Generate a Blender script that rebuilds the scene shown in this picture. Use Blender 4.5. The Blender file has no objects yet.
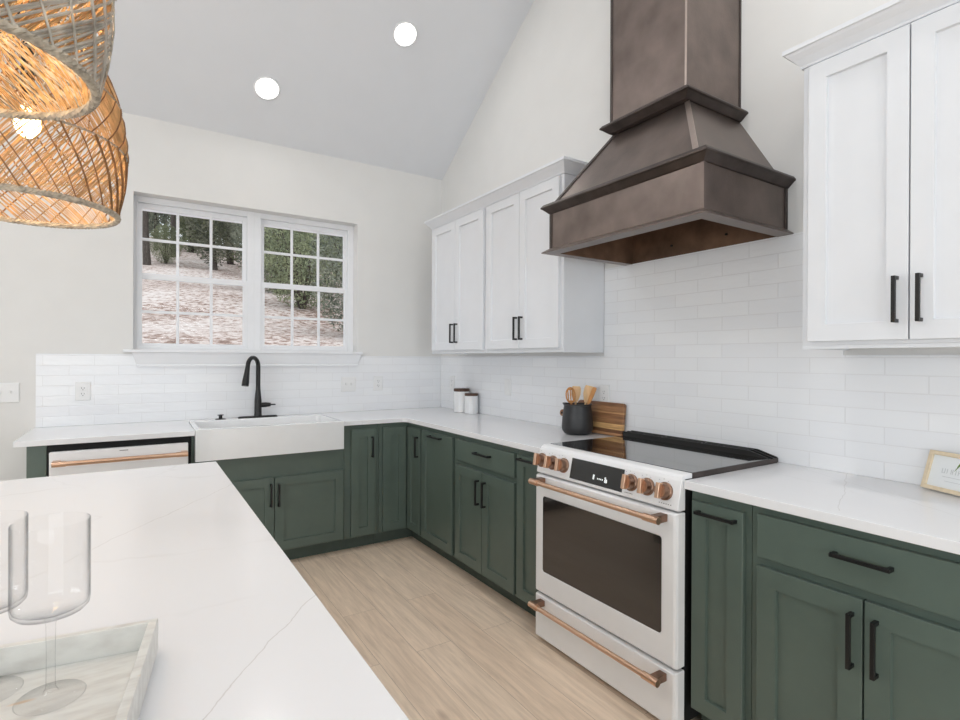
import bpy, bmesh, math, random
from math import pi, sin, cos, radians
from mathutils import Vector, Matrix

random.seed(7)
S = bpy.context.scene
COL = S.collection

# ------------------------------------------------------------------ camera
YAW, PITCH, ROLL, FPX, CAMZ = 0.5725, -0.0016, 0.0045, 530.41, 1.3461
fwd = Vector((sin(YAW)*cos(PITCH), cos(YAW)*cos(PITCH), sin(PITCH)))
rgt = Vector((cos(YAW), -sin(YAW), 0))
up = rgt.cross(fwd)
r2 = rgt*cos(ROLL) + up*sin(ROLL)
u2 = -rgt*sin(ROLL) + up*cos(ROLL)
cam_data = bpy.data.cameras.new('camera')
cam_data.sensor_width = 36.0
cam_data.lens = FPX/960*36
cam_data.clip_start = 0.05
cam = bpy.data.objects.new('camera', cam_data)
M = Matrix((r2, u2, -fwd)).transposed().to_4x4()
M.translation = Vector((0, 0, CAMZ))
cam.matrix_world = M
COL.objects.link(cam)
S.camera = cam

# ------------------------------------------------------------------ exposure
S.view_settings.view_transform = 'Standard'
S.view_settings.look = 'None'
S.view_settings.gamma = 1
S.view_settings.use_curve_mapping = False
S.view_settings.exposure = -0.86
S.cycles.transparent_max_bounces = 32

# ------------------------------------------------------------------ sky
world = bpy.data.worlds.new('overcast_sky'); S.world = world
world.use_nodes = True
bg = world.node_tree.nodes['Background']
bg.inputs['Color'].default_value = (0.86, 0.93, 1.0, 1)
bg.inputs['Strength'].default_value = 2.6
sun_d = bpy.data.lights.new('sun', 'SUN'); sun_d.energy = 1.2; sun_d.angle = radians(45)
sun = bpy.data.objects.new('sun', sun_d); COL.objects.link(sun)
sun.rotation_euler = Vector((-.35, .5, -.8)).to_track_quat('-Z', 'Y').to_euler()

# room constants (metres)
XR, YB, XL, YF = 2.296, 4.2056, -5.0, -4.5        # right wall, window wall, left wall, wall behind the camera
ZE, SLOPE = 2.957, 0.664                            # eave height and pitch of the vaulted ceiling
RIDGE_Y = (YB+YF)/2
RIDGE_Z = ZE + SLOPE*(YB-RIDGE_Y)
def ceil_z(y): return ZE + SLOPE*((YB-y) if y > RIDGE_Y else (y-YF))

def area(name, loc, direction, sx, sy, power, color=(1, 1, 1), portal=False, spread=pi):
    d = bpy.data.lights.new(name, 'AREA'); d.shape = 'RECTANGLE'; d.size = sx; d.size_y = sy
    d.energy = power; d.color = color; d.spread = spread
    if portal: d.cycles.is_portal = True
    o = bpy.data.objects.new(name, d); COL.objects.link(o)
    o.location = loc
    o.rotation_euler = Vector(direction).to_track_quat('-Z', 'Y').to_euler()
    return o
DAY = (0.865, 0.945, 1.0)
area('fill_behind_camera', (-1.0, YF+.03, 1.3), (0, 1, 0.0), 4.4, 2.3, 178, DAY)  # added fill lamp behind the camera; the wall there has no opening
area('fill_left_wall', (XL+.03, -0.9, 1.5), (1, 0, 0.0), 3.6, 1.8, 200, DAY)  # unseen fill lamp on the solid left wall, added to brighten the room
area('kitchen_window_daylight', (.74, YB+.17, 1.92), (0, -1, 0), 1.5, 1.05, 1, DAY, portal=True)

# ------------------------------------------------------------------ helpers
def nt(mat):
    mat.use_nodes = True
    return mat.node_tree.nodes, mat.node_tree.links, mat.node_tree.nodes['Principled BSDF']
def s2l(c):
    return tuple(((v/255)/12.92 if v/255 <= .04045 else (((v/255)+.055)/1.055)**2.4) for v in c) + (1,)
def mat(name, rgb, rough=.5, metal=0.0, noise=0.0, nscale=20, bump=0.0, bscale=60, coat=0.0, spec=.5, stretch=(1, 1, 1), rvar=0.0):
    m = bpy.data.materials.new(name); N, L, b = nt(m)
    base = s2l(rgb)
    b.inputs['Roughness'].default_value = rough
    b.inputs['Metallic'].default_value = metal
    b.inputs['Specular IOR Level'].default_value = spec
    b.inputs['Coat Weight'].default_value = coat
    b.inputs['Coat Roughness'].default_value = .08
    tc = N.new('ShaderNodeTexCoord'); mp = N.new('ShaderNodeMapping'); mp.inputs['Scale'].default_value = stretch
    L.new(tc.outputs['Object'], mp.inputs['Vector'])
    n1 = N.new('ShaderNodeTexNoise'); n1.inputs['Scale'].default_value = nscale; n1.inputs['Detail'].default_value = 5
    L.new(mp.outputs['Vector'], n1.inputs['Vector'])
    cr = N.new('ShaderNodeValToRGB')
    cr.color_ramp.elements[0].position = .3; cr.color_ramp.elements[1].position = .7
    cr.color_ramp.elements[0].color = tuple(v*(1-noise) for v in base[:3])+(1,)
    cr.color_ramp.elements[1].color = tuple(min(1, v*(1+noise)) for v in base[:3])+(1,)
    L.new(n1.outputs['Fac'], cr.inputs['Fac']); L.new(cr.outputs['Color'], b.inputs['Base Color'])
    if rvar:
        mr = N.new('ShaderNodeMapRange'); mr.inputs['To Min'].default_value = rough-rvar; mr.inputs['To Max'].default_value = rough+rvar
        L.new(n1.outputs['Fac'], mr.inputs['Value']); L.new(mr.outputs['Result'], b.inputs['Roughness'])
    if bump:
        n2 = N.new('ShaderNodeTexNoise'); n2.inputs['Scale'].default_value = bscale
        L.new(mp.outputs['Vector'], n2.inputs['Vector'])
        bp = N.new('ShaderNodeBump'); bp.inputs['Strength'].default_value = bump; bp.inputs['Distance'].default_value = .002
        L.new(n2.outputs['Fac'], bp.inputs['Height']); L.new(bp.outputs['Normal'], b.inputs['Normal'])
    return m
def emis(name, rgb, strength):
    m = bpy.data.materials.new(name); N, L, b = nt(m)
    b.inputs['Base Color'].default_value = s2l(rgb)
    b.inputs['Emission Color'].default_value = s2l(rgb); b.inputs['Emission Strength'].default_value = strength
    return m

MT = {}
MT['wall'] = mat('greige_wall_paint', (227, 226, 224), .85, noise=.012, nscale=6, bump=.08, bscale=180)
MT['ceiling'] = mat('flat_ceiling_paint', (226, 228, 232), .95, noise=.01, nscale=5)
MT['trim'] = mat('white_gloss_trim', (236, 237, 240), .4, noise=.01)
MT['white_cab'] = mat('white_cabinet_paint', (228, 230, 234), .38, noise=.012, nscale=9)
MT['green'] = mat('green_cabinet_paint', (88, 102, 94), .36, noise=.05, nscale=8, bump=.05, bscale=300)
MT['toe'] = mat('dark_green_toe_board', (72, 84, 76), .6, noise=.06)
MT['black'] = mat('matt_black_metal', (14, 14, 15), .4, metal=0, noise=.1)
MT['gap'] = mat('dark_recess', (12, 12, 13), .8)
MT['appl'] = mat('matte_white_enamel', (242, 242, 243), .33, noise=.01)
MT['porcelain'] = mat('white_fireclay', (236, 237, 238), .14, noise=.01, coat=.4)
MT['copper'] = mat('brushed_copper', (214, 178, 152), .3, metal=1, noise=.03, nscale=40)
MT['copper_dark'] = mat('brushed_bronze', (150, 121, 104), .32, metal=1, noise=.06, nscale=50)
MT['bronze'] = mat('aged_bronze_hood', (125, 113, 107), .36, metal=.8, noise=.22, nscale=7, bump=.25, bscale=140, rvar=.1)
MT['bronze_highlight'] = mat('bronze_edge_highlight', (186, 172, 164), .32, metal=.85, noise=.05)  # hood edge highlights put into a lighter bronze colour
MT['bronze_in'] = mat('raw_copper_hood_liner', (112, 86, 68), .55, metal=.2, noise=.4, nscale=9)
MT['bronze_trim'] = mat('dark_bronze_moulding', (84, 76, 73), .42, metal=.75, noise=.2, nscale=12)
MT['plate'] = mat('white_plastic_plate', (233, 233, 233), .35)
MT['slot'] = mat('outlet_slot', (120, 120, 122), .5)
MT['ceramic'] = mat('white_glazed_ceramic', (233, 233, 234), .2, coat=.3)
MT['walnut'] = mat('walnut_lid', (78, 50, 36), .5, noise=.35, nscale=30, stretch=(1, 6, 1))
MT['crock'] = mat('black_stoneware', (38, 38, 40), .42, noise=.2, nscale=25, bump=.2)
MT['beech'] = mat('beech_wood', (226, 186, 138), .5, noise=.18, nscale=40, stretch=(1, 1, .2))
MT['olive'] = mat('olive_wood', (192, 132, 72), .5, noise=.2, nscale=40, stretch=(1, 1, .2))
MT['frame_wood'] = mat('pale_pine_frame', (232, 214, 184), .55, noise=.1, nscale=40)
MT['bark'] = mat('tree_bark', (84, 76, 70), .95, noise=.4, nscale=9, stretch=(4, 4, .8), bump=.5)
MT['chrome'] = mat('dull_metal', (160, 160, 160), .35, metal=1)

def glass_mat(name, tint=(1, 1, 1, 1), rough=0.0, ior=1.45):
    m = bpy.data.materials.new(name); N, L, b = nt(m)
    b.inputs['Base Color'].default_value = tint; b.inputs['Transmission Weight'].default_value = 1
    b.inputs['Roughness'].default_value = rough; b.inputs['IOR'].default_value = ior
    return m
def thin_glass():
    m = bpy.data.materials.new('clear_stemware_glass'); m.use_nodes = True
    N, L = m.node_tree.nodes, m.node_tree.links
    N.remove(N['Principled BSDF']); out = N['Material Output']
    lw = N.new('ShaderNodeLayerWeight'); lw.inputs['Blend'].default_value = .5
    cr = N.new('ShaderNodeValToRGB'); cr.color_ramp.elements[0].position = .55; cr.color_ramp.elements[0].color = (.99, .99, .99, 1)
    cr.color_ramp.elements[1].position = 1; cr.color_ramp.elements[1].color = (.60, .61, .62, 1)
    L.new(lw.outputs['Facing'], cr.inputs[0])
    t = N.new('ShaderNodeBsdfTransparent'); L.new(cr.outputs[0], t.inputs[0])
    g = N.new('ShaderNodeBsdfGlossy'); g.inputs['Roughness'].default_value = .02
    pw = N.new('ShaderNodeMath'); pw.operation = 'POWER'; pw.inputs[1].default_value = 4; L.new(lw.outputs['Facing'], pw.inputs[0])
    fr = N.new('ShaderNodeMath'); fr.operation = 'MULTIPLY_ADD'; fr.inputs[1].default_value = .4; fr.inputs[2].default_value = .015; L.new(pw.outputs[0], fr.inputs[0])
    mx = N.new('ShaderNodeMixShader'); L.new(fr.outputs[0], mx.inputs['Fac']); L.new(t.outputs[0], mx.inputs[1]); L.new(g.outputs[0], mx.inputs[2])
    L.new(mx.outputs[0], out.inputs['Surface']); return m
MT['glass'] = thin_glass()
def pane_mat():
    m = bpy.data.materials.new('window_glass'); m.use_nodes = True
    N, L = m.node_tree.nodes, m.node_tree.links
    N.remove(N['Principled BSDF']); out = N['Material Output']
    t = N.new('ShaderNodeBsdfTransparent'); g = N.new('ShaderNodeBsdfGlossy'); g.inputs['Roughness'].default_value = .01
    mx = N.new('ShaderNodeMixShader'); fr = N.new('ShaderNodeFresnel'); fr.inputs['IOR'].default_value = 1.08
    L.new(fr.outputs['Fac'], mx.inputs['Fac']); L.new(t.outputs[0], mx.inputs[1]); L.new(g.outputs[0], mx.inputs[2])
    L.new(mx.outputs[0], out.inputs['Surface'])
    return m
MT['pane'] = pane_mat()
def black_glass(name, rgb, rough):
    m = bpy.data.materials.new(name); N, L, b = nt(m)
    b.inputs['Base Color'].default_value = s2l(rgb); b.inputs['Roughness'].default_value = rough
    b.inputs['Specular IOR Level'].default_value = .75; b.inputs['Coat Weight'].default_value = .6; b.inputs['Coat Roughness'].default_value = .03
    return m
MT['cooktop'] = black_glass('black_ceramic_cooktop', (16, 15, 15), .06)
MT['oven_glass'] = black_glass('smoked_oven_glass', (34, 28, 26), .12)
MT['display'] = black_glass('display_glass', (14, 16, 16), .3)
MT['display'].node_tree.nodes['Principled BSDF'].inputs['Coat Weight'].default_value = 0
MT['led'] = emis('can_light_lens', (255, 252, 246), 9)
MT['bulb'] = emis('warm_bulb', (255, 214, 150), 40)
MT['icon'] = emis('lit_display_icons', (235, 240, 240), 1.0)
MT['marks'] = mat('grey_printed_marks', (120, 120, 122), .5)

def tile_mat(name, axis, phase):
    m = bpy.data.materials.new(name); N, L, b = nt(m)
    geo = N.new('ShaderNodeNewGeometry'); sep = N.new('ShaderNodeSeparateXYZ'); L.new(geo.outputs['Position'], sep.inputs[0])
    a = N.new('ShaderNodeMath'); a.operation = 'ADD'; a.inputs[1].default_value = -phase-.1285
    z = N.new('ShaderNodeMath'); z.operation = 'ADD'; z.inputs[1].default_value = -.914
    L.new(sep.outputs[axis], a.inputs[0]); L.new(sep.outputs['Z'], z.inputs[0])
    cb = N.new('ShaderNodeCombineXYZ'); L.new(a.outputs[0], cb.inputs[0]); L.new(z.outputs[0], cb.inputs[1])
    br = N.new('ShaderNodeTexBrick'); L.new(cb.outputs[0], br.inputs['Vector'])
    br.inputs['Scale'].default_value = 1; br.inputs['Brick Width'].default_value = .257; br.inputs['Row Height'].default_value = .0635
    br.inputs['Mortar Size'].default_value = .0016; br.inputs['Mortar Smooth'].default_value = .25
    br.inputs['Color1'].default_value = s2l((240, 241, 243)); br.inputs['Color2'].default_value = s2l((236, 237, 240))
    br.inputs['Mortar'].default_value = s2l((230, 230, 232))
    L.new(br.outputs['Color'], b.inputs['Base Color'])
    b.inputs['Roughness'].default_value = .17
    mp = N.new('ShaderNodeMapping'); mp.inputs['Scale'].default_value = (1, 1, 3.2)
    L.new(geo.outputs['Position'], mp.inputs[0])
    no = N.new('ShaderNodeTexNoise'); no.inputs['Scale'].default_value = 9; no.inputs['Detail'].default_value = 2
    L.new(mp.outputs[0], no.inputs['Vector'])
    inv = N.new('ShaderNodeMath'); inv.operation = 'MULTIPLY_ADD'; inv.inputs[1].default_value = -.6
    L.new(br.outputs['Fac'], inv.inputs[0]); L.new(no.outputs['Fac'], inv.inputs[2])
    bp = N.new('ShaderNodeBump'); bp.inputs['Strength'].default_value = .55; bp.inputs['Distance'].default_value = .003
    L.new(inv.outputs[0], bp.inputs['Height']); L.new(bp.outputs[0], b.inputs['Normal'])
    return m
MT['tile_R'] = tile_mat('glazed_subway_tile_range_wall', 'Y', .055)
MT['tile_B'] = tile_mat('glazed_subway_tile_window_wall', 'X', .02)

VEINS = [(-.02, .60, .30, 1.02, .0016, .5), (-.25, 1.25, .35, 2.1, .002, .4), (1.75, .2, 2.25, 1.1, .002, .3), (1.7, .72, 2.3, .95, .0018, .4)]
def quartz():
    m = bpy.data.materials.new('white_veined_quartz'); N, L, b = nt(m)
    geo = N.new('ShaderNodeNewGeometry')
    no = N.new('ShaderNodeTexNoise'); no.inputs['Scale'].default_value = 1.6; no.inputs['Detail'].default_value = 4
    L.new(geo.outputs['Position'], no.inputs['Vector'])
    mxv = N.new('ShaderNodeMixRGB'); mxv.blend_type = 'LINEAR_LIGHT'; mxv.inputs['Fac'].default_value = .35
    L.new(geo.outputs['Position'], mxv.inputs[1]); L.new(no.outputs['Color'], mxv.inputs[2])
    vo = N.new('ShaderNodeTexVoronoi'); vo.feature = 'DISTANCE_TO_EDGE'; vo.inputs['Scale'].default_value = 1.5
    L.new(mxv.outputs[0], vo.inputs['Vector'])
    cr = N.new('ShaderNodeValToRGB'); cr.color_ramp.elements[0].position = 0; cr.color_ramp.elements[1].position = .012
    cr.color_ramp.elements[0].color = (1, 1, 1, 1); cr.color_ramp.elements[1].color = (0, 0, 0, 1)
    L.new(vo.outputs['Distance'], cr.inputs[0])
    n2 = N.new('ShaderNodeTexNoise'); n2.inputs['Scale'].default_value = 2.4
    L.new(geo.outputs['Position'], n2.inputs['Vector'])
    mk = N.new('ShaderNodeMapRange'); mk.inputs['From Min'].default_value = .45; mk.inputs['From Max'].default_value = .7; mk.inputs['To Max'].default_value = .22
    L.new(n2.outputs['Fac'], mk.inputs['Value'])
    mu = N.new('ShaderNodeMath'); mu.operation = 'MULTIPLY'; L.new(cr.outputs[0], mu.inputs[0]); L.new(mk.outputs[0], mu.inputs[1])
    tot = mu.outputs[0]
    sp = N.new('ShaderNodeSeparateXYZ'); L.new(geo.outputs['Position'], sp.inputs[0])
    def M_(op, a, b_=None, c_=None):
        n = N.new('ShaderNodeMath'); n.operation = op
        for i_, v in enumerate((a, b_, c_)):
            if v is None: continue
            if isinstance(v, (int, float)): n.inputs[i_].default_value = v
            else: L.new(v, n.inputs[i_])
        return n.outputs[0]
    wob = N.new('ShaderNodeTexNoise'); wob.inputs['Scale'].default_value = 7; wob.inputs['Detail'].default_value = 5; L.new(geo.outputs['Position'], wob.inputs['Vector'])
    for (x0, y0, x1, y1, wd_, st_) in VEINS:     # long single veins crossing the slabs
        Lx, Ly = x1-x0, y1-y0; q_ = math.hypot(Lx, Ly); nx, ny = -Ly/q_, Lx/q_
        dd_ = M_('ADD', M_('MULTIPLY_ADD', sp.outputs['X'], nx, -(x0*nx+y0*ny)), M_('MULTIPLY', sp.outputs['Y'], ny))
        dd_ = M_('ABSOLUTE', M_('ADD', dd_, M_('MULTIPLY_ADD', wob.outputs['Fac'], .05, -.025)))
        tt_ = M_('ADD', M_('MULTIPLY_ADD', sp.outputs['X'], Lx/q_, -(x0*Lx+y0*Ly)/q_), M_('MULTIPLY', sp.outputs['Y'], Ly/q_))
        inside = M_('MULTIPLY', M_('GREATER_THAN', tt_, 0), M_('LESS_THAN', tt_, q_))
        v_ = M_('MULTIPLY', M_('MULTIPLY', M_('SUBTRACT', 1.0, M_('MINIMUM', M_('DIVIDE', dd_, wd_), 1.0)), st_), inside)
        tot = M_('MAXIMUM', tot, v_)
    mix = N.new('ShaderNodeMixRGB'); mix.inputs[1].default_value = s2l((238, 238, 240)); mix.inputs[2].default_value = s2l((176, 170, 164))
    L.new(tot, mix.inputs[0]); L.new(mix.outputs[0], b.inputs['Base Color'])
    b.inputs['Roughness'].default_value = .2
    return m
MT['quartz'] = quartz()

def floor_mat():
    m = bpy.data.materials.new('oak_plank_floor'); N, L, b = nt(m)
    geo = N.new('ShaderNodeNewGeometry'); sep = N.new('ShaderNodeSeparateXYZ'); L.new(geo.outputs['Position'], sep.inputs[0])
    cb = N.new('ShaderNodeCombineXYZ'); L.new(sep.outputs['Y'], cb.inputs[0]); L.new(sep.outputs['X'], cb.inputs[1])
    br = N.new('ShaderNodeTexBrick'); L.new(cb.outputs[0], br.inputs['Vector'])
    br.offset = .37
    br.inputs['Scale'].default_value = 1; br.inputs['Brick Width'].default_value = 1.35; br.inputs['Row Height'].default_value = .18
    br.inputs['Mortar Size'].default_value = .0009; br.inputs['Mortar Smooth'].default_value = .1
    br.inputs['Color1'].default_value = s2l((243, 223, 201)); br.inputs['Color2'].default_value = s2l((235, 213, 190))
    br.inputs['Mortar'].default_value = s2l((176, 156, 136))
    # each plank's grain is shifted by its own colour
    add = N.new('ShaderNodeVectorMath'); add.operation = 'MULTIPLY_ADD'
    L.new(br.outputs['Color'], add.inputs[0]); add.inputs[1].default_value = (30, 30, 30); L.new(geo.outputs['Position'], add.inputs[2])
    mp = N.new('ShaderNodeMapping'); mp.inputs['Scale'].default_value = (22, 1.6, 1); L.new(add.outputs[0], mp.inputs[0])
    gr = N.new('ShaderNodeTexNoise'); gr.inputs['Scale'].default_value = 2.2; gr.inputs['Detail'].default_value = 8; gr.inputs['Roughness'].default_value = .62
    gr.inputs['Distortion'].default_value = .5
    L.new(mp.outputs[0], gr.inputs['Vector'])
    cr = N.new('ShaderNodeValToRGB'); cr.color_ramp.elements[0].position = .28; cr.color_ramp.elements[1].position = .72
    cr.color_ramp.elements[0].color = (.72, .69, .66, 1); cr.color_ramp.elements[1].color = (1.12, 1.12, 1.12, 1)
    L.new(gr.outputs['Fac'], cr.inputs[0])
    m1 = N.new('ShaderNodeMixRGB'); m1.blend_type = 'MULTIPLY'; m1.inputs[0].default_value = .8
    L.new(br.outputs['Color'], m1.inputs[1]); L.new(cr.outputs[0], m1.inputs[2])
    mp2 = N.new('ShaderNodeMapping'); mp2.inputs['Scale'].default_value = (5, 1.9, 1); L.new(geo.outputs['Position'], mp2.inputs[0])
    vo = N.new('ShaderNodeTexVoronoi'); vo.inputs['Scale'].default_value = .9; L.new(mp2.outputs[0], vo.inputs['Vector'])
    kr = N.new('ShaderNodeValToRGB'); kr.color_ramp.elements[0].position = .02; kr.color_ramp.elements[1].position = .12
    kr.color_ramp.elements[0].color = (.30, .22, .18, 1); kr.color_ramp.elements[1].color = (1, 1, 1, 1)
    L.new(vo.outputs['Distance'], kr.inputs[0])
    m2 = N.new('ShaderNodeMixRGB'); m2.blend_type = 'MULTIPLY'; m2.inputs[0].default_value = .75
    L.new(m1.outputs[0], m2.inputs[1]); L.new(kr.outputs[0], m2.inputs[2]); L.new(m2.outputs[0], b.inputs['Base Color'])
    b.inputs['Roughness'].default_value = .5
    return m
MT['floor'] = floor_mat()

def rattan(name, rgb):
    m = mat(name, rgb, .7, noise=.4, nscale=26, bump=.3)
    N, L, b = nt(m)
    out = N['Material Output']; tr = N.new('ShaderNodeBsdfTranslucent'); tr.inputs['Color'].default_value = s2l(rgb)
    mx = N.new('ShaderNodeMixShader'); mx.inputs[0].default_value = .26
    L.new(b.outputs[0], mx.inputs[1]); L.new(tr.outputs[0], mx.inputs[2]); L.new(mx.outputs[0], out.inputs['Surface'])
    return m
MT['rattan'] = rattan('natural_rattan', (214, 176, 126))
MT['rattan_grey'] = rattan('weathered_rattan', (202, 196, 186))
MT['cane'] = rattan('brown_cane_ribs', (150, 112, 74))
MT['braid'] = mat('rattan_braid', (172, 162, 146), .75, noise=.4, nscale=60, bump=.4)

def board_mat():
    m = bpy.data.materials.new('banded_acacia'); N, L, b = nt(m)
    geo = N.new('ShaderNodeNewGeometry'); sep = N.new('ShaderNodeSeparateXYZ'); L.new(geo.outputs['Position'], sep.inputs[0])
    mr = N.new('ShaderNodeMapRange'); mr.inputs['From Min'].default_value = .915; mr.inputs['From Max'].default_value = 1.105
    L.new(sep.outputs['Z'], mr.inputs[0])
    cr = N.new('ShaderNodeValToRGB'); cr.color_ramp.interpolation = 'CONSTANT'
    e = cr.color_ramp.elements
    cols = [(0, (186, 140, 100)), (.10, (122, 84, 58)), (.20, (214, 172, 118)), (.36, (158, 116, 80)), (.52, (144, 102, 70)), (.66, (190, 146, 102)), (.70, (160, 118, 82)), (.88, (134, 94, 64))]
    e[0].position, e[0].color = 0, s2l(cols[0][1]); e[1].position, e[1].color = cols[1][0], s2l(cols[1][1])
    for p, c in cols[2:]:
        k = e.new(p); k.color = s2l(c)
    L.new(mr.outputs[0], cr.inputs[0])
    mp = N.new('ShaderNodeMapping'); mp.inputs['Scale'].default_value = (3, 3, 40); L.new(geo.outputs['Position'], mp.inputs[0])
    no = N.new('ShaderNodeTexNoise'); no.inputs['Scale'].default_value = 3; no.inputs['Detail'].default_value = 6; L.new(mp.outputs[0], no.inputs['Vector'])
    c2 = N.new('ShaderNodeValToRGB'); c2.color_ramp.elements[0].color = (.6, .55, .5, 1); c2.color_ramp.elements[1].color = (1.2, 1.2, 1.2, 1)
    c2.color_ramp.elements[0].position = .3; c2.color_ramp.elements[1].position = .7
    L.new(no.outputs['Fac'], c2.inputs[0])
    mx = N.new('ShaderNodeMixRGB'); mx.blend_type = 'MULTIPLY'; mx.inputs[0].default_value = .8
    L.new(cr.outputs[0], mx.inputs[1]); L.new(c2.outputs[0], mx.inputs[2]); L.new(mx.outputs[0], b.inputs['Base Color'])
    b.inputs['Roughness'].default_value = .45
    return m
MT['board'] = board_mat()

def tray_mat(bricks=True):
    m = bpy.data.materials.new('bone_inlay_tray'); N, L, b = nt(m)
    tc = N.new('ShaderNodeTexCoord')
    br = N.new('ShaderNodeTexBrick'); br.inputs['Scale'].default_value = 1; br.inputs['Brick Width'].default_value = .075; br.inputs['Row Height'].default_value = .022
    br.inputs['Mortar Size'].default_value = .0004
    br.inputs['Color1'].default_value = s2l((224, 221, 215)); br.inputs['Color2'].default_value = s2l((214, 211, 206)); br.inputs['Mortar'].default_value = s2l((198, 194, 188))
    L.new(tc.outputs['Object'], br.inputs['Vector'])
    mp = N.new('ShaderNodeMapping'); mp.inputs['Rotation'].default_value = (0, 0, .9); mp.inputs['Scale'].default_value = (14, 50, 30); L.new(tc.outputs['Object'], mp.inputs[0])
    no = N.new('ShaderNodeTexNoise'); no.inputs['Scale'].default_value = 1.4; no.inputs['Detail'].default_value = 6; L.new(mp.outputs[0], no.inputs['Vector'])
    cr = N.new('ShaderNodeValToRGB'); cr.color_ramp.elements[0].position = .3; cr.color_ramp.elements[1].position = .6
    cr.color_ramp.elements[0].color = (.80, .80, .79, 1); cr.color_ramp.elements[1].color = (1.02, 1.05, 1.05, 1)
    L.new(no.outputs['Fac'], cr.inputs[0])
    mx = N.new('ShaderNodeMixRGB'); mx.blend_type = 'MULTIPLY'; mx.inputs[0].default_value = .85
    mx.inputs[1].default_value = s2l((222, 219, 214))
    if bricks: L.new(br.outputs['Color'], mx.inputs[1])
    L.new(cr.outputs[0], mx.inputs[2])
    # a few honey coloured flecks
    mp3 = N.new('ShaderNodeMapping'); mp3.inputs['Scale'].default_value = (9, 34, 9); mp3.inputs['Rotation'].default_value = (0, 0, .2); L.new(tc.outputs['Object'], mp3.inputs[0])
    vo = N.new('ShaderNodeTexVoronoi'); vo.inputs['Scale'].default_value = 1.1; L.new(mp3.outputs[0], vo.inputs['Vector'])
    k = N.new('ShaderNodeValToRGB'); k.color_ramp.elements[0].position = .06; k.color_ramp.elements[1].position = .16
    k.color_ramp.elements[0].color = (.7, .7, .7, 1); k.color_ramp.elements[1].color = (0, 0, 0, 1); L.new(vo.outputs['Distance'], k.inputs[0])
    m2 = N.new('ShaderNodeMixRGB'); L.new(k.outputs[0], m2.inputs[0]); L.new(mx.outputs[0], m2.inputs[1]); m2.inputs[2].default_value = s2l((214, 172, 120))
    L.new(m2.outputs[0], b.inputs['Base Color']); b.inputs['Roughness'].default_value = .3
    return m
MT['tray'] = tray_mat(False); MT['tray_floor'] = tray_mat(False)

def litter_mat():
    m = bpy.data.materials.new('leaf_litter_ground'); N, L, b = nt(m)
    geo = N.new('ShaderNodeNewGeometry')
    n1 = N.new('ShaderNodeTexNoise'); n1.inputs['Scale'].default_value = .45; n1.inputs['Detail'].default_value = 3; L.new(geo.outputs['Position'], n1.inputs['Vector'])
    n2 = N.new('ShaderNodeTexNoise'); n2.inputs['Scale'].default_value = 8; n2.inputs['Detail'].default_value = 8; n2.inputs['Roughness'].default_value = .75; L.new(geo.outputs['Position'], n2.inputs['Vector'])
    ad = N.new('ShaderNodeMath'); ad.operation = 'MULTIPLY_ADD'; ad.inputs[1].default_value = .2; L.new(n1.outputs['Fac'], ad.inputs[0])
    sc = N.new('ShaderNodeMath'); sc.operation = 'MULTIPLY'; sc.inputs[1].default_value = .72; L.new(n2.outputs['Fac'], sc.inputs[0]); L.new(sc.outputs[0], ad.inputs[2])
    cr = N.new('ShaderNodeValToRGB'); e = cr.color_ramp.elements
    e[0].position = .37; e[0].color = s2l((120, 98, 88)); e[1].position = .54; e[1].color = s2l((216, 208, 202))
    k = e.new(.42); k.color = s2l((158, 132, 118)); k = e.new(.465); k.color = s2l((206, 190, 182))
    L.new(ad.outputs[0], cr.inputs[0]); L.new(cr.outputs[0], b.inputs['Base Color']); b.inputs['Roughness'].default_value = 1
    return m
MT['litter'] = litter_mat()
def leaf_mat(name, a, c):
    m = bpy.data.materials.new(name); N, L, b = nt(m)
    geo = N.new('ShaderNodeNewGeometry'); n = N.new('ShaderNodeTexNoise'); n.inputs['Scale'].default_value = 2.2; n.inputs['Detail'].default_value = 6
    L.new(geo.outputs['Position'], n.inputs['Vector'])
    cr = N.new('ShaderNodeValToRGB'); cr.color_ramp.elements[0].position = .35; cr.color_ramp.elements[1].position = .65
    cr.color_ramp.elements[0].color = s2l(a); cr.color_ramp.elements[1].color = s2l(c)
    L.new(n.outputs['Fac'], cr.inputs[0]); L.new(cr.outputs[0], b.inputs['Base Color']); b.inputs['Roughness'].default_value = .8
    b.inputs['Specular IOR Level'].default_value = .2
    return m
MT['leaf_a'] = leaf_mat('olive_foliage', (98, 106, 84), (168, 174, 138))
MT['leaf_b'] = leaf_mat('dull_green_foliage', (88, 96, 84), (158, 160, 142))

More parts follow.
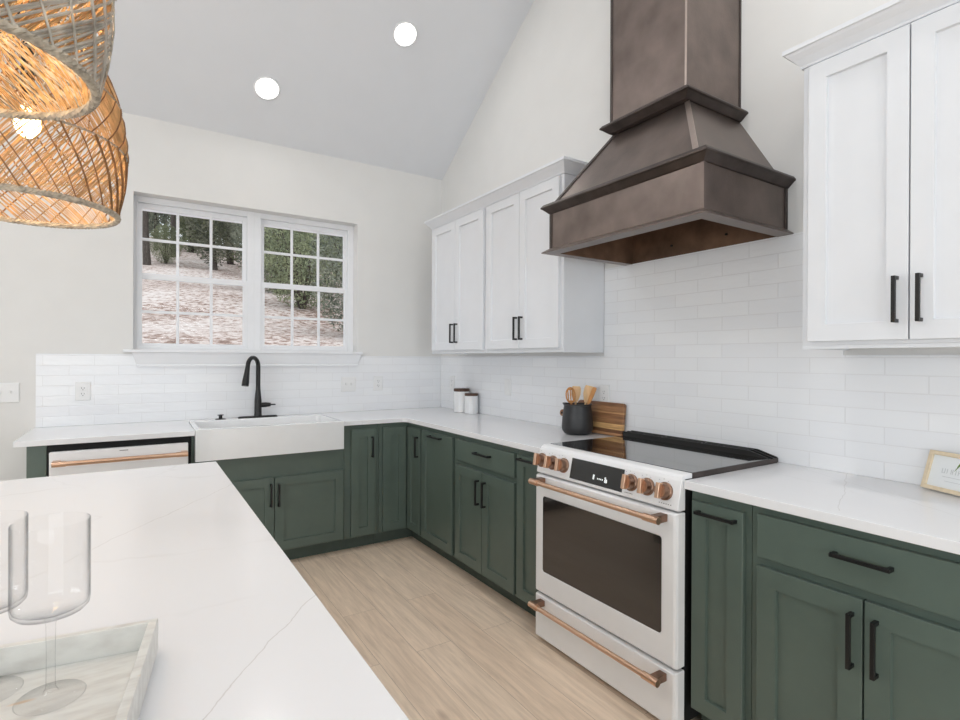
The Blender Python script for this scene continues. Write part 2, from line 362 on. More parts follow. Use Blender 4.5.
# ------------------------------------------------------------------ mesh builders
class MB:
    def __init__(s): s.bm = bmesh.new()
    def box(s, x0, x1, y0, y1, z0, z1):
        v = [s.bm.verts.new((x, y, z)) for x in (x0, x1) for y in (y0, y1) for z in (z0, z1)]
        for f in ((0, 1, 3, 2), (4, 6, 7, 5), (0, 4, 5, 1), (2, 3, 7, 6), (0, 2, 6, 4), (1, 5, 7, 3)):
            s.bm.faces.new([v[i] for i in f])
        return s
    def faces(s, verts, fs):
        v = [s.bm.verts.new(p) for p in verts]
        for f in fs: s.bm.faces.new([v[i] for i in f])
        return s
    def loft(s, rings, cap=True, close=False):
        R = [[s.bm.verts.new(p) for p in r] for r in rings]
        n = len(R[0])
        for a, b in zip(R, R[1:] + ([R[0]] if close else [])):
            for i in range(n):
                s.bm.faces.new((a[i], a[(i+1) % n], b[(i+1) % n], b[i]))
        if cap and not close:
            s.bm.faces.new(R[0][::-1]); s.bm.faces.new(R[-1])
        return s
    def prism(s, poly, z0, z1):
        return s.loft([[(x, y, z0) for x, y in poly], [(x, y, z1) for x, y in poly]])
    def lathe(s, prof, c=(0, 0, 0), n=32, cap=True, axis='z'):
        rings = []
        for r, h in prof:
            r = max(r, 1e-5); ring = []
            for i in range(n):
                a = 2*pi*i/n
                if axis == 'z': p = (c[0]+r*cos(a), c[1]+r*sin(a), c[2]+h)
                elif axis == 'x': p = (c[0]+h, c[1]+r*cos(a), c[2]+r*sin(a))
                else: p = (c[0]+r*cos(a), c[1]+h, c[2]+r*sin(a))
                ring.append(p)
            rings.append(ring)
        return s.loft(rings, cap)
    def tube(s, pts, r, n=8, closed=False, flat=1.0):
        P = [Vector(p) for p in pts]; m = len(P); rings = []; prev = None
        for i, p in enumerate(P):
            if closed: t = P[(i+1) % m]-P[i-1]
            else: t = P[min(i+1, m-1)]-P[max(i-1, 0)]
            t.normalize()
            if prev is None:
                a = Vector((0, 0, 1)) if abs(t.z) < .9 else Vector((1, 0, 0))
                nn = t.cross(a).normalized()
            else: nn = (prev - t*prev.dot(t)).normalized()
            prev = nn; bb = t.cross(nn)
            rr = r[i] if isinstance(r, (list, tuple)) else r
            rings.append([p + nn*(rr*cos(2*pi*k/n)*flat) + bb*(rr*sin(2*pi*k/n)) for k in range(n)])
        return s.loft(rings, cap=not closed, close=closed)
    def obj(s, name, m, parent=None, bevel=0, smooth=False, seg=2, recalc=True, origin=None):
        if recalc: bmesh.ops.recalc_face_normals(s.bm, faces=s.bm.faces)
        if parent is not None:
            w = Vector((0, 0, 0)); q = parent
            while q: w += q.location; q = q.parent
        elif origin is not None: w = Vector(origin)
        else: w = Vector((0, 0, 0))
        bmesh.ops.translate(s.bm, verts=s.bm.verts, vec=-w)
        me = bpy.data.meshes.new(name); s.bm.to_mesh(me); s.bm.free()
        o = bpy.data.objects.new(name, me); COL.objects.link(o)
        me.materials.append(MT[m] if isinstance(m, str) else m)
        if parent is not None: o.parent = parent
        elif origin is not None: o.location = origin
        if smooth:
            for p in me.polygons: p.use_smooth = True
            md = o.modifiers.new('edge', 'EDGE_SPLIT'); md.split_angle = radians(38)
        if bevel:
            md = o.modifiers.new('bevel', 'BEVEL'); md.width = bevel; md.segments = seg; md.limit_method = 'ANGLE'; md.angle_limit = radians(40)
            md.harden_normals = False
        return o
def tag(o, label, cat, group=None, kind=None):
    o['label'] = label; o['category'] = cat
    if group: o['group'] = group
    if kind: o['kind'] = kind
    return o
def thing(name, loc, label, cat, group=None):
    o = bpy.data.objects.new(name, None); COL.objects.link(o); o.location = loc; o.empty_display_size = .1
    return tag(o, label, cat, group)
def structure(o): o['kind'] = 'structure'; return o

# ------------------------------------------------------------------ room shell
structure(MB().box(XL, XR+.12, YF, YB+.15, -.05, 0).obj('floor', 'floor'))
WX0, WX1, WZ0, WZ1 = -.029, 1.51, 1.40, 2.45
w = MB()
w.box(XL-.15, WX0, YB, YB+.15, 0, ZE+.15); w.box(WX1, XR+.15, YB, YB+.15, 0, ZE+.15)
w.box(WX0, WX1, YB, YB+.15, 0, WZ0); w.box(WX0, WX1, YB, YB+.15, WZ1, ZE+.15)
structure(w.obj('wall_back', 'wall'))
def gable(x0, x1):
    return [[(x, YB, 0), (x, YB, ZE), (x, RIDGE_Y, RIDGE_Z), (x, YF, ZE), (x, YF, 0)] for x in (x0, x1)]
structure(MB().loft(gable(XR, XR+.12)).obj('wall_right', 'wall'))
structure(MB().loft([[(x, YB, 0), (x, YB, ZE), (x, RIDGE_Y, RIDGE_Z), (x, YF, ZE), (x, YF, 0)] for x in (XL-.12, XL)]).obj('wall_left', 'wall'))
structure(MB().box(XL-.12, XR+.12, YF-.12, YF, 0, ZE+.1).obj('wall_front', 'wall'))
structure(MB().loft([[(x, YB+.15, ceil_z(YB)-.0996), (x, RIDGE_Y, RIDGE_Z), (x, YF-.12, ZE-.0797), (x, YF-.12, ZE+.05), (x, RIDGE_Y, RIDGE_Z+.13), (x, YB+.15, ZE+.03)] for x in (XL-.12, XR+.12)]).obj('ceiling', 'ceiling'))
structure(MB().box(XL, -.52, YB-.016, YB-.0005, .0005, .13).obj('baseboard_back', 'trim', bevel=.003))

# window units -------------------------------------------------------
def window(idx, x0, x1, gx0, gx1):
    fr = MB()
    y0, y1 = 4.302, 4.355
    ft, fb = 2.41, 1.425
    gz0, gm0, gm1, gz1 = 1.446, 1.887, 1.930, 2.375
    fr.box(x0, gx0-.028, y0, y1, WZ0, WZ1).box(gx1+.028, x1, y0, y1, WZ0, WZ1)
    fr.box(gx0-.028, gx1+.028, y0, y1, ft, WZ1).box(gx0-.028, gx1+.028, y0, y1, WZ0, fb)
    # stops that step the frame back
    fr.box(gx0-.034, gx0-.027, y0-.006, y0+.001, fb, ft+.006)
    root = structure(fr.obj('window_%d' % idx, 'trim', bevel=.002))
    def sash(nm, ya, yb, z0, z1, a0, a1, zm):
        m = MB()
        m.box(gx0-.028, gx0, ya, yb, z0, z1).box(gx1, gx1+.028, ya, yb, z0, z1)
        m.box(gx0, gx1, ya, yb, z0, a0).box(gx0, gx1, ya, yb, a1, z1)
        s = m.obj(nm, 'trim', root, bevel=.0015)
        g = MB(); W = gx1-gx0
        for k in (1, 2):
            xx = gx0+W*k/3
            g.box(xx-.009, xx+.009, ya+.004, yb-.004, a0, a1)
        g.box(gx0, gx1, ya+.0035, yb-.0035, zm-.009, zm+.009)
        g.obj('muntins', 'trim', s, bevel=.001)
        MB().box(gx0, gx1, (ya+yb)/2-.0015, (ya+yb)/2+.0015, a0, a1).obj('glass_pane', 'pane', s)
        return s
    sash('upper_sash', 4.330, 4.352, gm0+.004, ft, gm1, gz1, (gm1+gz1)/2+.012)
    sash('lower_sash', 4.304, 4.328, fb, gm1-.004, gz0, gm0, (gz0+gm0)/2-.004)
    return root
window(1, WX0, .735, .022, .659)
window(2, .735, WX1, .812, 1.434)
# bright soffit board just outside above the glass
tag(MB().box(-.3, 1.8, 4.37, 4.62, 2.425, 2.445).obj('soffit_board', 'trim'), 'cream exterior soffit board showing as a thin strip above the window glass', 'soffit')
st = MB().box(-.084, 1.544, 4.165, YB+.001, 1.381, 1.3995).box(WX0+.001, WX1-.001, YB, 4.3015, 1.381, 1.3995)
structure(st.obj('trim_1', 'trim', bevel=.003))
ap = MB()
def aprof(z, y, e): return [(-.03+e, y, z), (1.527-e, y, z), (1.527-e, YB-.0085, z), (-.03+e, YB-.0085, z)]
ap.loft([aprof(1.380, 4.168, -.008), aprof(1.366, 4.172, 0), aprof(1.30, 4.184, .021), aprof(1.296, 4.178, .022), aprof(1.285, 4.178, .024)])
structure(ap.obj('trim_2', 'trim', bevel=.001))

# ------------------------------------------------------------------ backsplashes
bs = MB()
bs.box(-.526, 2.2875, YB-.008, YB-.0003, .9145, 1.368)
tag(bs.obj('tile_backsplash', 'tile_B'), 'white glossy subway tile backsplash on the wall below the window', 'backsplash')
bs = MB()
poly = [(.18, .9145), (YB-.0085, .9145), (YB-.0085, 1.368), (2.2125, 1.368), (2.2125, 1.874), (.961, 1.874), (.961, 1.368), (.18, 1.368)]
bs.loft([[(x, y, z) for y, z in poly] for x in (XR-.008, XR-.0003)])
tag(bs.obj('tile_backsplash', 'tile_R'), 'white glossy subway tile backsplash behind the range, rising to the hood', 'backsplash')

# ------------------------------------------------------------------ cabinets
# local frame: u along the run, d outward from the face, z up
def fR(xf): return lambda u, d, z: (xf-d, u, z)
def fB(yf): return lambda u, d, z: (u, yf-d, z)
FR = fR(1.686); FB = fB(3.5956); FU = fR(1.976)
def lbox(m, F, u0, u1, d0, d1, z0, z1):
    a = F(u0, d0, z0); b = F(u1, d1, z1)
    m.box(min(a[0], b[0]), max(a[0], b[0]), min(a[1], b[1]), max(a[1], b[1]), z0, z1); return m
def shaker(m, F, u0, u1, z0, z1, st=.057, th=.020, rec=.011, d0=.001):
    def ring(du, d, e=0): return [F(u0+du, d, z0+du), F(u1-du, d, z0+du), F(u1-du, d, z1-du), F(u0+du, d, z1-du)]
    c = .0015
    m.loft([ring(0, d0), ring(0, d0+th-c), ring(c, d0+th), ring(st, d0+th), ring(st+.0018, d0+th-rec)])
def slab(m, F, u0, u1, z0, z1, th=.019, d0=.001):
    def ring(du, d): return [F(u0+du, d, z0+du), F(u1-du, d, z0+du), F(u1-du, d, z1-du), F(u0+du, d, z1-du)]
    m.loft([ring(0, d0), ring(0, d0+th-.0015), ring(.0015, d0+th)])
def pull(F, parent, uc, zc, L=.145, vertical=True, d0=.0202):
    m = MB(); b = .0055; so = .030
    if vertical:
        lbox(m, F, uc-b, uc+b, d0+so-.010, d0+so, zc-L/2, zc+L/2)
        for s in (-1, 1):
            z = zc+s*(L/2-b); lbox(m, F, uc-b, uc+b, d0, d0+so-.010, z-b, z+b)
    else:
        lbox(m, F, uc-L/2, uc+L/2, d0+so-.010, d0+so, zc-b, zc+b)
        for s in (-1, 1):
            u = uc+s*(L/2-b); lbox(m, F, u-b, u+b, d0, d0+so-.010, zc-b, zc+b)
    return m.obj('handle', 'black', parent, bevel=.0012)
def door(F, parent, u0, u1, z0, z1, m='green', st=.057, hu=None, hz=None, vertical=True, L=.145):
    b = MB(); shaker(b, F, u0, u1, z0, z1, st)
    o = b.obj('door', m, parent)
    if hu is not None: pull(F, o, hu, hz, L, vertical)
    return o
def drawer(F, parent, u0, u1, z0, z1, hu, hz, L=.16):
    b = MB(); slab(b, F, u0, u1, z0, z1)
    o = b.obj('drawer', 'green', parent); pull(F, o, hu, hz, L, False); return o
def base_body(F, u0, u1, parent, depth=.60, top=.883, toe=True, toe_d=-.062):
    b = MB(); lbox(b, F, u0+.0006, u1-.0006, -depth, 0, .092, top); b.obj('cabinet_body', 'green', parent, bevel=.0008)
    if toe:
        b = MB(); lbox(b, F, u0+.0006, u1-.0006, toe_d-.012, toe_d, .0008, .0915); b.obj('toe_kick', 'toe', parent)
def loc(F, u): 
    p = F(u, -.3, 0); return (p[0], p[1], 0)

# --- run under the window
c = thing('end_panel', (-.445, 3.9, 0), 'narrow green filler panel at the left end, beside the dishwasher', 'cabinet panel')
b = MB(); lbox(b, FB, -.487, -.405, -.60, .001, .0008, .883); b.obj('panel', 'green', c, bevel=.001)

SX0, SX1 = .285, 1.18
c = thing('sink_base_cabinet', (.735, 3.9, 0), 'green two-door base cabinet directly under the white farmhouse sink', 'cabinet')
b = MB(); lbox(b, FB, .268, 1.199, -.60, 0, .092, .722); lbox(b, FB, .268, SX0-.003, -.02, 0, .7225, .883); lbox(b, FB, SX1+.003, 1.199, -.02, 0, .7225, .883)
b.obj('cabinet_body', 'green', c, bevel=.0008)
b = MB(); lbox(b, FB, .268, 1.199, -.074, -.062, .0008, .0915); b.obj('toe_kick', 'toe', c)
door(FB, c, .282, .736, .104, .580, hu=.716, hz=.470)
door(FB, c, .741, 1.192, .104, .580, hu=.764, hz=.466)

c = thing('narrow_base_cabinet', (1.33, 3.9, 0), 'slim green base cabinet with one upright-handled door, right of the sink cabinet', 'cabinet')
base_body(FB, 1.2, 1.452, c)
door(FB, c, 1.246, 1.424, .104, .850, hu=1.396, hz=.722)

c = thing('corner_base_cabinet', (1.95, 3.9, 0), 'green corner base cabinet whose two narrow doors meet at the inside corner', 'cabinet')
b = MB(); b.prism([(1.4535, 3.5956), (1.686, 3.5956), (1.686, 3.352), (2.286, 3.352), (2.286, 4.1956), (1.4535, 4.1956)], .092, .883)
b.obj('cabinet_body', 'green', c, bevel=.0008)
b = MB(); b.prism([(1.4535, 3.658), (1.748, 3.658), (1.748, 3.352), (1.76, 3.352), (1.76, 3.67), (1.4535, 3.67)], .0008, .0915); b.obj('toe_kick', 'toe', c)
door(FB, c, 1.482, 1.662, .104, .850)
door(FR, c, 3.362, 3.566, .104, .850, hu=3.388, hz=.722)

# --- run along the range wall
c = thing('pullout_base_cabinet', (1.98, 3.12, 0), 'green full-height pull-out front with one horizontal handle, just right of the corner doors', 'cabinet')
base_body(FR, 2.884, 3.351, c)
door(FR, c, 2.905, 3.335, .104, .850, hu=3.12, hz=.824, vertical=False, L=.16)
c = thing('drawer_base_cabinet', (1.98, 2.55, 0), 'green base cabinet with one drawer over two doors, left of the range', 'cabinet')
base_body(FR, 2.236, 2.883, c)
drawer(FR, c, 2.248, 2.866, .722, .850, 2.545, .797)
door(FR, c, 2.562, 2.866, .104, .692, hu=2.592, hz=.572)
door(FR, c, 2.248, 2.557, .104, .692, hu=2.522, hz=.572)
c = thing('slim_pullout_cabinet', (1.98, 2.12, 0), 'slim green pull-out cabinet squeezed against the left side of the range', 'cabinet')
base_body(FR, 2.009, 2.235, c)
door(FR, c, 2.020, 2.226, .104, .850, hu=2.12, hz=.832, vertical=False, L=.15)
c = thing('slim_pullout_cabinet', (1.98, 1.09, 0), 'slim green pull-out cabinet directly right of the range', 'cabinet')
base_body(FR, .972, 1.196, c)
door(FR, c, .992, 1.182, .104, .846, st=.055, hu=1.083, hz=.812, vertical=False, L=.145)
c = thing('drawer_base_cabinet', (1.98, .64, 0), 'green base cabinet with one wide drawer over two doors, at the right of the photo', 'cabinet')
base_body(FR, .32, .971, c)
drawer(FR, c, .334, .945, .720, .856, .650, .800, .145)
door(FR, c, .650, .945, .104, .692, st=.060, hu=.674, hz=.575, L=.152)
door(FR, c, .334, .645, .104, .692, st=.060, hu=.616, hz=.575, L=.152)

# --- upper cabinets
def upper(u0, u1, label, doors, y0=None):
    c = thing('upper_cabinet', (2.13, (u0+u1)/2, 1.387), label, 'cabinet', None)
    b = MB(); lbox(b, FU, u0+.0005, u1-.0005, -.3115, 0, 1.400, 2.3757)
    lbox(b, FU, u0+.0005, u1-.0005, -.018, 0, 1.387, 1.3997)     # light rail
    lbox(b, FU, u0+.0005, u0+.018, -.3115, -.0183, 1.387, 1.3997); lbox(b, FU, u1-.018, u1-.0005, -.3115, -.0183, 1.387, 1.3997)
    b.obj('cabinet_body', 'white_cab', c, bevel=.0008)
    for (a, e, hu) in doors: door(FU, c, a, e, 1.412, 2.366, 'white_cab', hu=hu, hz=1.535, L=.142)
    return c
upper(2.985, 3.772, 'white two-door upper cabinet nearest the window corner', [(3.382, 3.745, 3.408), (3.005, 3.377, 3.345)])
upper(2.2135, 2.984, 'white two-door upper cabinet between the corner one and the bronze hood', [(2.600, 2.962, 2.620), (2.237, 2.596, 2.565)])
upper(.31, .960, 'large white two-door upper cabinet right of the bronze hood', [(.6475, .935, .676), (.335, .6435, .616)])
def crown(ya, yb, label):
    prof = [(0, 2.3762), (.006, 2.3762), (.008, 2.384), (.014, 2.392), (.024, 2.405), (.038, 2.420), (.044, 2.428), (.050, 2.430), (.050, 2.445), (0, 2.445)]
    xf, xw = 1.976, XR-.001
    rings = []
    for o, z in prof: rings.append([(xw, ya-o, z), (xf-o, ya-o, z), (xf-o, yb+o, z), (xw, yb+o, z)])
    m = MB(); m.loft(rings)
    return tag(m.obj('crown_molding', 'white_cab'), label, 'molding')
crown(2.2135, 3.772, 'white crown moulding along the top of the two left upper cabinets')
crown(.31, .960, 'white crown moulding on top of the right upper cabinet')

# ------------------------------------------------------------------ countertops
def arc(cx, cy, r, a0, a1, n=8): return [(cx+r*cos(a0+(a1-a0)*k/n), cy+r*sin(a0+(a1-a0)*k/n)) for k in range(n+1)]
L_ = [(-.535, 3.557), (SX0-.001, 3.557), (SX0-.001, 4.046), (SX1+.001, 4.046), (SX1+.001, 3.557)]
L_ += arc(1.648-.035, 3.557-.035, .035, pi/2, 0, 6)
L_ += [(1.648, 2.006), (2.2955, 2.006), (2.2955, 4.205), (-.535, 4.205)]
tag(MB().prism(L_, .884, .914).obj('countertop', 'quartz', bevel=.002), 'L-shaped white quartz worktop running from the dishwasher round to the range', 'countertop')
tag(MB().prism([(1.648, .30), (2.2955, .30), (2.2955, 1.203), (1.648, 1.203)], .884, .914).obj('countertop', 'quartz', bevel=.002), 'short white quartz worktop right of the range, under the framed print', 'countertop')

# ------------------------------------------------------------------ island
c = thing('kitchen_island', (-.272, 1.4, 0), 'large island with a plain white quartz top filling the left foreground', 'island')
MB().prism([(-.82, .36), (.275, .36), (.275, 2.461), (-.82, 2.461)], .884, .914).obj('island_top', 'quartz', c, bevel=.002)
MB().box(-.50, .235, .40, 2.42, .092, .883).obj('island_body', 'green', c)
MB().box(-.46, .175, .44, 2.38, .0008, .0915).obj('toe_kick', 'toe', c)
FI = lambda u, d, z: (.235+d, u, z)
for k in range(4):
    a = .42+k*.497
    door(FI, c, a, a+.485, .104, .85, hu=a+.05 if k % 2 else a+.43, hz=.74)

# ------------------------------------------------------------------ farmhouse sink
c = thing('farmhouse_sink', (.7325, 3.8, .729), 'white apron-front farmhouse sink set into the worktop under the window', 'sink')
m = MB()
x0, x1, y0, y1, zb, zt, t = SX0, SX1, 3.530, 4.045, .729, .921, .028
def rr(x0, x1, y0, y1, r, z, n=5):
    p = arc(x1-r, y1-r, r, 0, pi/2, n)+arc(x0+r, y1-r, r, pi/2, pi, n)+arc(x0+r, y0+r, r, pi, 3*pi/2, n)+arc(x1-r, y0+r, r, 3*pi/2, 2*pi, n)
    return [(a, b, z) for a, b in p]
m.loft([rr(x0, x1, y0, y1, .006, zb+.003), rr(x0, x1, y0, y1, .006, zt-.003), rr(x0+.003, x1-.003, y0+.003, y1-.003, .006, zt),
        rr(x0+t, x1-t, y0+t+.006, y1-t, .03, zt), rr(x0+t+.004, x1-t-.004, y0+t+.010, y1-t-.004, .03, zt-.006), rr(x0+t+.012, x1-t-.012, y0+t+.02, y1-t-.012, .035, zb+.03), rr(x0+t+.05, x1-t-.05, y0+t+.05, y1-t-.05, .035, zb+.018)])
m.obj('sink_basin', 'porcelain', c, smooth=True)
MB().lathe([(.045, 0), (.045, .004), (.03, .005), (.028, .001)], (.7325, 3.83, zb+.0185)).obj('drain', 'chrome', c, smooth=True)

# ------------------------------------------------------------------ faucet
fx, fy = .735, 4.122
c = thing('kitchen_faucet', (fx, fy, .9145), 'matte black gooseneck faucet standing behind the farmhouse sink', 'faucet')
m = MB(); m.loft([rr(fx-.135, fx+.135, fy-.028, fy+.028, .026, .9143), rr(fx-.135, fx+.135, fy-.028, fy+.028, .026, .921), rr(fx-.128, fx+.128, fy-.022, fy+.022, .02, .926)]); m.obj('base_plate', 'black', c, smooth=True)
m = MB(); m.lathe([(.027, .012), (.025, .03), (.024, .12), (.020, .17), (.016, .205), (.0145, .25)], (fx, fy, .9145)); m.obj('faucet_body', 'black', c, smooth=True)
d = Vector((-.68, -.73, 0))
pts, rad = [], []
for k in range(5): pts.append((fx, fy, 1.15+.034*k)); rad.append(.0155)
R_ = .062
for k in range(1, 15):
    a = pi*k/15*1.02; o = R_*(1-cos(a)); pts.append((fx+d.x*o, fy+d.y*o, 1.288+R_*sin(a))); rad.append(.0155-.0015*sin(a))
m = MB(); m.tube(pts, rad, 14); m.obj('spout', 'black', c, smooth=True)
e = Vector(pts[-1]); dd = Vector((d.x*.22, d.y*.22, -1)).normalized()
m = MB(); m.tube([e, e+dd*.03, e+dd*.05, e+dd*.125, e+dd*.15], [.0145, .0165, .0175, .024, .0235], 16); m.obj('spray_head', 'black', c, smooth=True)
m = MB(); m.tube([(fx+.02, fy, 1.005), (fx+.055, fy, 1.005), (fx+.06, fy, 1.006)], [.018, .018, .014], 14); m.tube([(fx+.055, fy-.005, 1.006), (fx+.085, fy-.012, 1.006)], [.017, .013], 12); m.tube([(fx+.085, fy-.012, 1.006), (fx+.118, fy-.018, 1.006)], [.0055, .0045], 8); m.obj('lever', 'black', c, smooth=True)
c = tag(MB().lathe([(.034, 0), (.034, .005), (.012, .008), (.011, .028), (.02, .030), (.02, .034), (.004, .036)], (.487, 4.11, .9146)).obj('sink_air_switch', 'black', smooth=True), 'small round black air-switch button on the worktop left of the faucet', 'air switch')

# ------------------------------------------------------------------ dishwasher
c = thing('dishwasher', (-.07, 3.85, 0), 'white dishwasher with copper bar handle beneath the left end of the worktop', 'dishwasher')
MB().box(-.402, .265, 3.585, 4.15, .05, .882).obj('dishwasher_tub', 'gap', c)
MB().box(-.391, .249, 3.550, 3.584, .11, .846).obj('dishwasher_door', 'appl', c, bevel=.004)
m = MB(); m.box(-.36, .22, 3.63, 3.64, .001, .09); m.obj('toe_kick', 'gap', c)
m = MB(); m.tube([(-.352, 3.497, .790), (.222, 3.497, .790)], .0125, 16); 
m.tube([(-.374, 3.497, .790), (-.316, 3.497, .790)], .0145, 16); m.tube([(.186, 3.497, .790), (.244, 3.497, .790)], .0145, 16)
m.box(-.374, -.342, 3.497, 3.5498, .777, .803).box(.212, .244, 3.497, 3.5498, .777, .803)
m.obj('handle', 'copper', c, smooth=True)
MB().box(-.085, -.045, 3.5492, 3.5497, .829, .833).obj('logo_badge', 'slot', c)

# ------------------------------------------------------------------ range
RY0, RY1 = 1.206, 2.003
c = thing('range_oven', (1.95, 1.604, 0), 'white slide-in electric range with copper knobs and handles beneath the bronze hood', 'range')
MB().box(1.662, 2.284, RY0+.003, RY1-.002, .03, .9135).obj('range_body', 'gap', c)
for y in (RY0+.06, RY1-.06):
    for x in (1.72, 2.22): MB().lathe([(.016, .0006), (.016, .0295)], (x, y, 0), 12).obj('leveling_foot', 'gap', c)
# control panel: slanted face with a rolled top edge
prof = [(1.662, .803), (1.624, .803), (1.620, .808), (1.6205, .815), (1.640, .910), (1.645, .922), (1.656, .931), (1.668, .9335), (1.702, .9335), (1.702, .9145), (1.662, .9145)]
m = MB(); m.loft([[(x, y, z) for x, z in prof] for y in (RY0, RY1)]); cp = m.obj('control_panel', 'appl', c, bevel=.0025, seg=3)
sl = Vector((.0195, 0, .095)).normalized(); nrm = Vector((-.095, 0, .0195)).normalized()
P0 = Vector((1.6205, 0, .815))
def onp(t, y, out): p = P0+sl*t+nrm*out; return Vector((p.x, y, p.z))
def pslab(m, t0, t1, y0, y1, o0, o1):
    m.loft([[onp(t0, y0, o), onp(t1, y0, o), onp(t1, y1, o), onp(t0, y1, o)] for o in (o0, o1)])
m = MB(); pslab(m, .003, .093, 1.468, 1.772, .0003, .0022); dp = m.obj('display_screen', 'display', cp, bevel=.0008)
m = MB()
for y, w_, t0, t1 in ((1.628, .008, .024, .044), (1.604, .005, .028, .034), (1.595, .005, .028, .034), (1.586, .005, .028, .034), (1.577, .005, .028, .034), (1.558, .014, .022, .036), (1.562, .008, .038, .044)):
    pslab(m, t0, t1, y-w_/2, y+w_/2, .0024, .0028)
m.obj('lit_icons', 'icon', dp)
for y in (1.28, 1.36, 1.44, 1.84, 1.91, 1.99):
    for k in (-1, 0, 1):
        m = MB(); pslab(m, .0865+.005*(k == 0), .0880+.005*(k == 0), y+.020*k-.002, y+.020*k+.002, .0002, .0006); m.obj('printed_mark', 'marks', cp)
for k in range(6):
    m = MB(); pslab(m, .004, .007, 1.235+.010*k, 1.240+.010*k, .0002, .0006); m.obj('printed_mark', 'marks', cp)
for k in range(6):
    m = MB(); pslab(m, .006, .009, 1.415+.007*k, 1.419+.007*k, .0002, .0006); m.obj('printed_mark', 'marks', cp)
rot = Matrix((sl, Vector((0, 1, 0)), nrm)).transposed()
for i, y in enumerate((1.974, 1.896, 1.820, 1.428, 1.349, 1.268)):
    m = MB(); cc = onp(.050, y, .0002)
    kb = MB()
    kb.lathe([(.033, 0), (.033, .006), (.030, .009), (.027, .010), (.026, .030), (.024, .034)], (0, 0, 0), 40)
    bmesh.ops.transform(kb.bm, matrix=rot.to_4x4(), verts=kb.bm.verts); bmesh.ops.translate(kb.bm, vec=cc, verts=kb.bm.verts)
    k = kb.obj('knob', 'copper_dark', cp, smooth=True)
    gb = MB(); gb.box(-.028, .028, -.0085, .0085, .028, .050)
    bmesh.ops.transform(gb.bm, matrix=(rot @ Matrix.Rotation(.0 if i % 2 else .06, 3, 'Z')).to_4x4(), verts=gb.bm.verts); bmesh.ops.translate(gb.bm, vec=cc, verts=gb.bm.verts)
    gb.obj('grip', 'copper', k, bevel=.002)
# oven door
DX = 1.611
m = MB()
wy0, wy1, wz0, wz1 = 1.270, 1.947, .343, .700
dz0, dz1 = .238, .796
def rect(x, a0, a1, b0, b1, r, n=4):
    p = arc(a1-r, b1-r, r, 0, pi/2, n)+arc(a0+r, b1-r, r, pi/2, pi, n)+arc(a0+r, b0+r, r, pi, 3*pi/2, n)+arc(a1-r, b0+r, r, 3*pi/2, 2*pi, n)
    return [(x, a, b) for a, b in p]
m.loft([rect(1.6605, RY0, RY1, dz0, dz1, .004), rect(DX+.014, RY0, RY1, dz0, dz1, .004), rect(DX+.004, RY0+.0035, RY1-.0035, dz0+.0025, dz1-.0025, .005), rect(DX, RY0+.012, RY1-.012, dz0+.007, dz1-.007, .006),
        rect(DX, wy0-.004, wy1+.004, wz0-.004, wz1+.004, .014), rect(DX+.003, wy0, wy1, wz0, wz1, .012)], cap=True)
dr = m.obj('oven_door', 'appl', c)
m = MB(); m.loft([rect(DX+.0028, wy0, wy1, wz0, wz1, .012), rect(DX+.0012, wy0+.001, wy1-.001, wz0+.001, wz1-.001, .012)]); m.obj('oven_window', 'oven_glass', dr)
def bar_handle(parent, z, x=1.552):
    m = MB(); y0, y1 = RY0+.030, RY1-.040
    m.tube([(x, y0+.05, z), (x, y1-.05, z)], .0105, 18)
    m.tube([(x, y1-.055, z), (x, y1+.002, z)], .0138, 18); m.tube([(x, y1-.045, z), (x, y1-.042, z)], .0150, 18)
    m.tube([(x, y0-.002, z), (x, y0+.065, z)], .0138, 18)
    h = m.obj('handle', 'copper', parent, smooth=True)
    for ya in (y1-.036, y0+.006): MB().box(x+.002, DX-.0003, ya, ya+.032, z-.0135, z+.0135).obj('handle_mount', 'copper_dark', h, bevel=.002)
bar_handle(dr, .775)
m = MB(); m.loft([rect(1.6605, RY0, RY1, .022, .226, .004), rect(DX+.014, RY0, RY1, .022, .226, .004), rect(DX+.004, RY0+.0035, RY1-.0035, .0245, .2235, .005), rect(DX, RY0+.012, RY1-.012, .029, .219, .006)])
dw = m.obj('warming_drawer', 'appl', c); bar_handle(dw, .198)
# cooktop and rear vent
MB().box(1.703, 2.215, RY0+.002, RY1-.002, .9142, .9345).obj('cooktop_glass', 'cooktop', c, bevel=.0015)
m = MB(); m.box(1.7028, 2.286, RY0-.0005, RY0+.0015, .9142, .9330); m.obj('side_trim', 'bronze_trim', c)
ys0, ys1 = RY0+.003, RY1-.002
def vprism(poly, za, zb, nm, mt): 
    m = MB(); m.loft([[(x, y, z) for x, y in poly] for z in (za, zb)]); return m.obj(nm, mt, vent, bevel=.001)
vent = MB().box(2.2155, 2.2878, ys0, ys1, .9146, .930).obj('rear_vent', 'chrome', c, bevel=.001)
for x in (2.2155, 2.2480, 2.2805):
    m = MB(); m.loft([[(a_, ys0, .9302), (a_, ys1, .9302), (a_, ys1, .958), (a_, ys0+.085, .958), (a_, ys0, .936)] for a_ in (x, x+.0072)]); m.obj('vent_rail', 'black', vent, bevel=.001)
for k in range(7):
    y = ys0+.10+(ys1-ys0-.11)*k/6
    for x in (2.2229, 2.2554):
        MB().box(x, x+.0249, y, y+.009, .936, .9545).obj('vent_crossbar', 'chrome' if k in (2, 4) else 'black', vent)

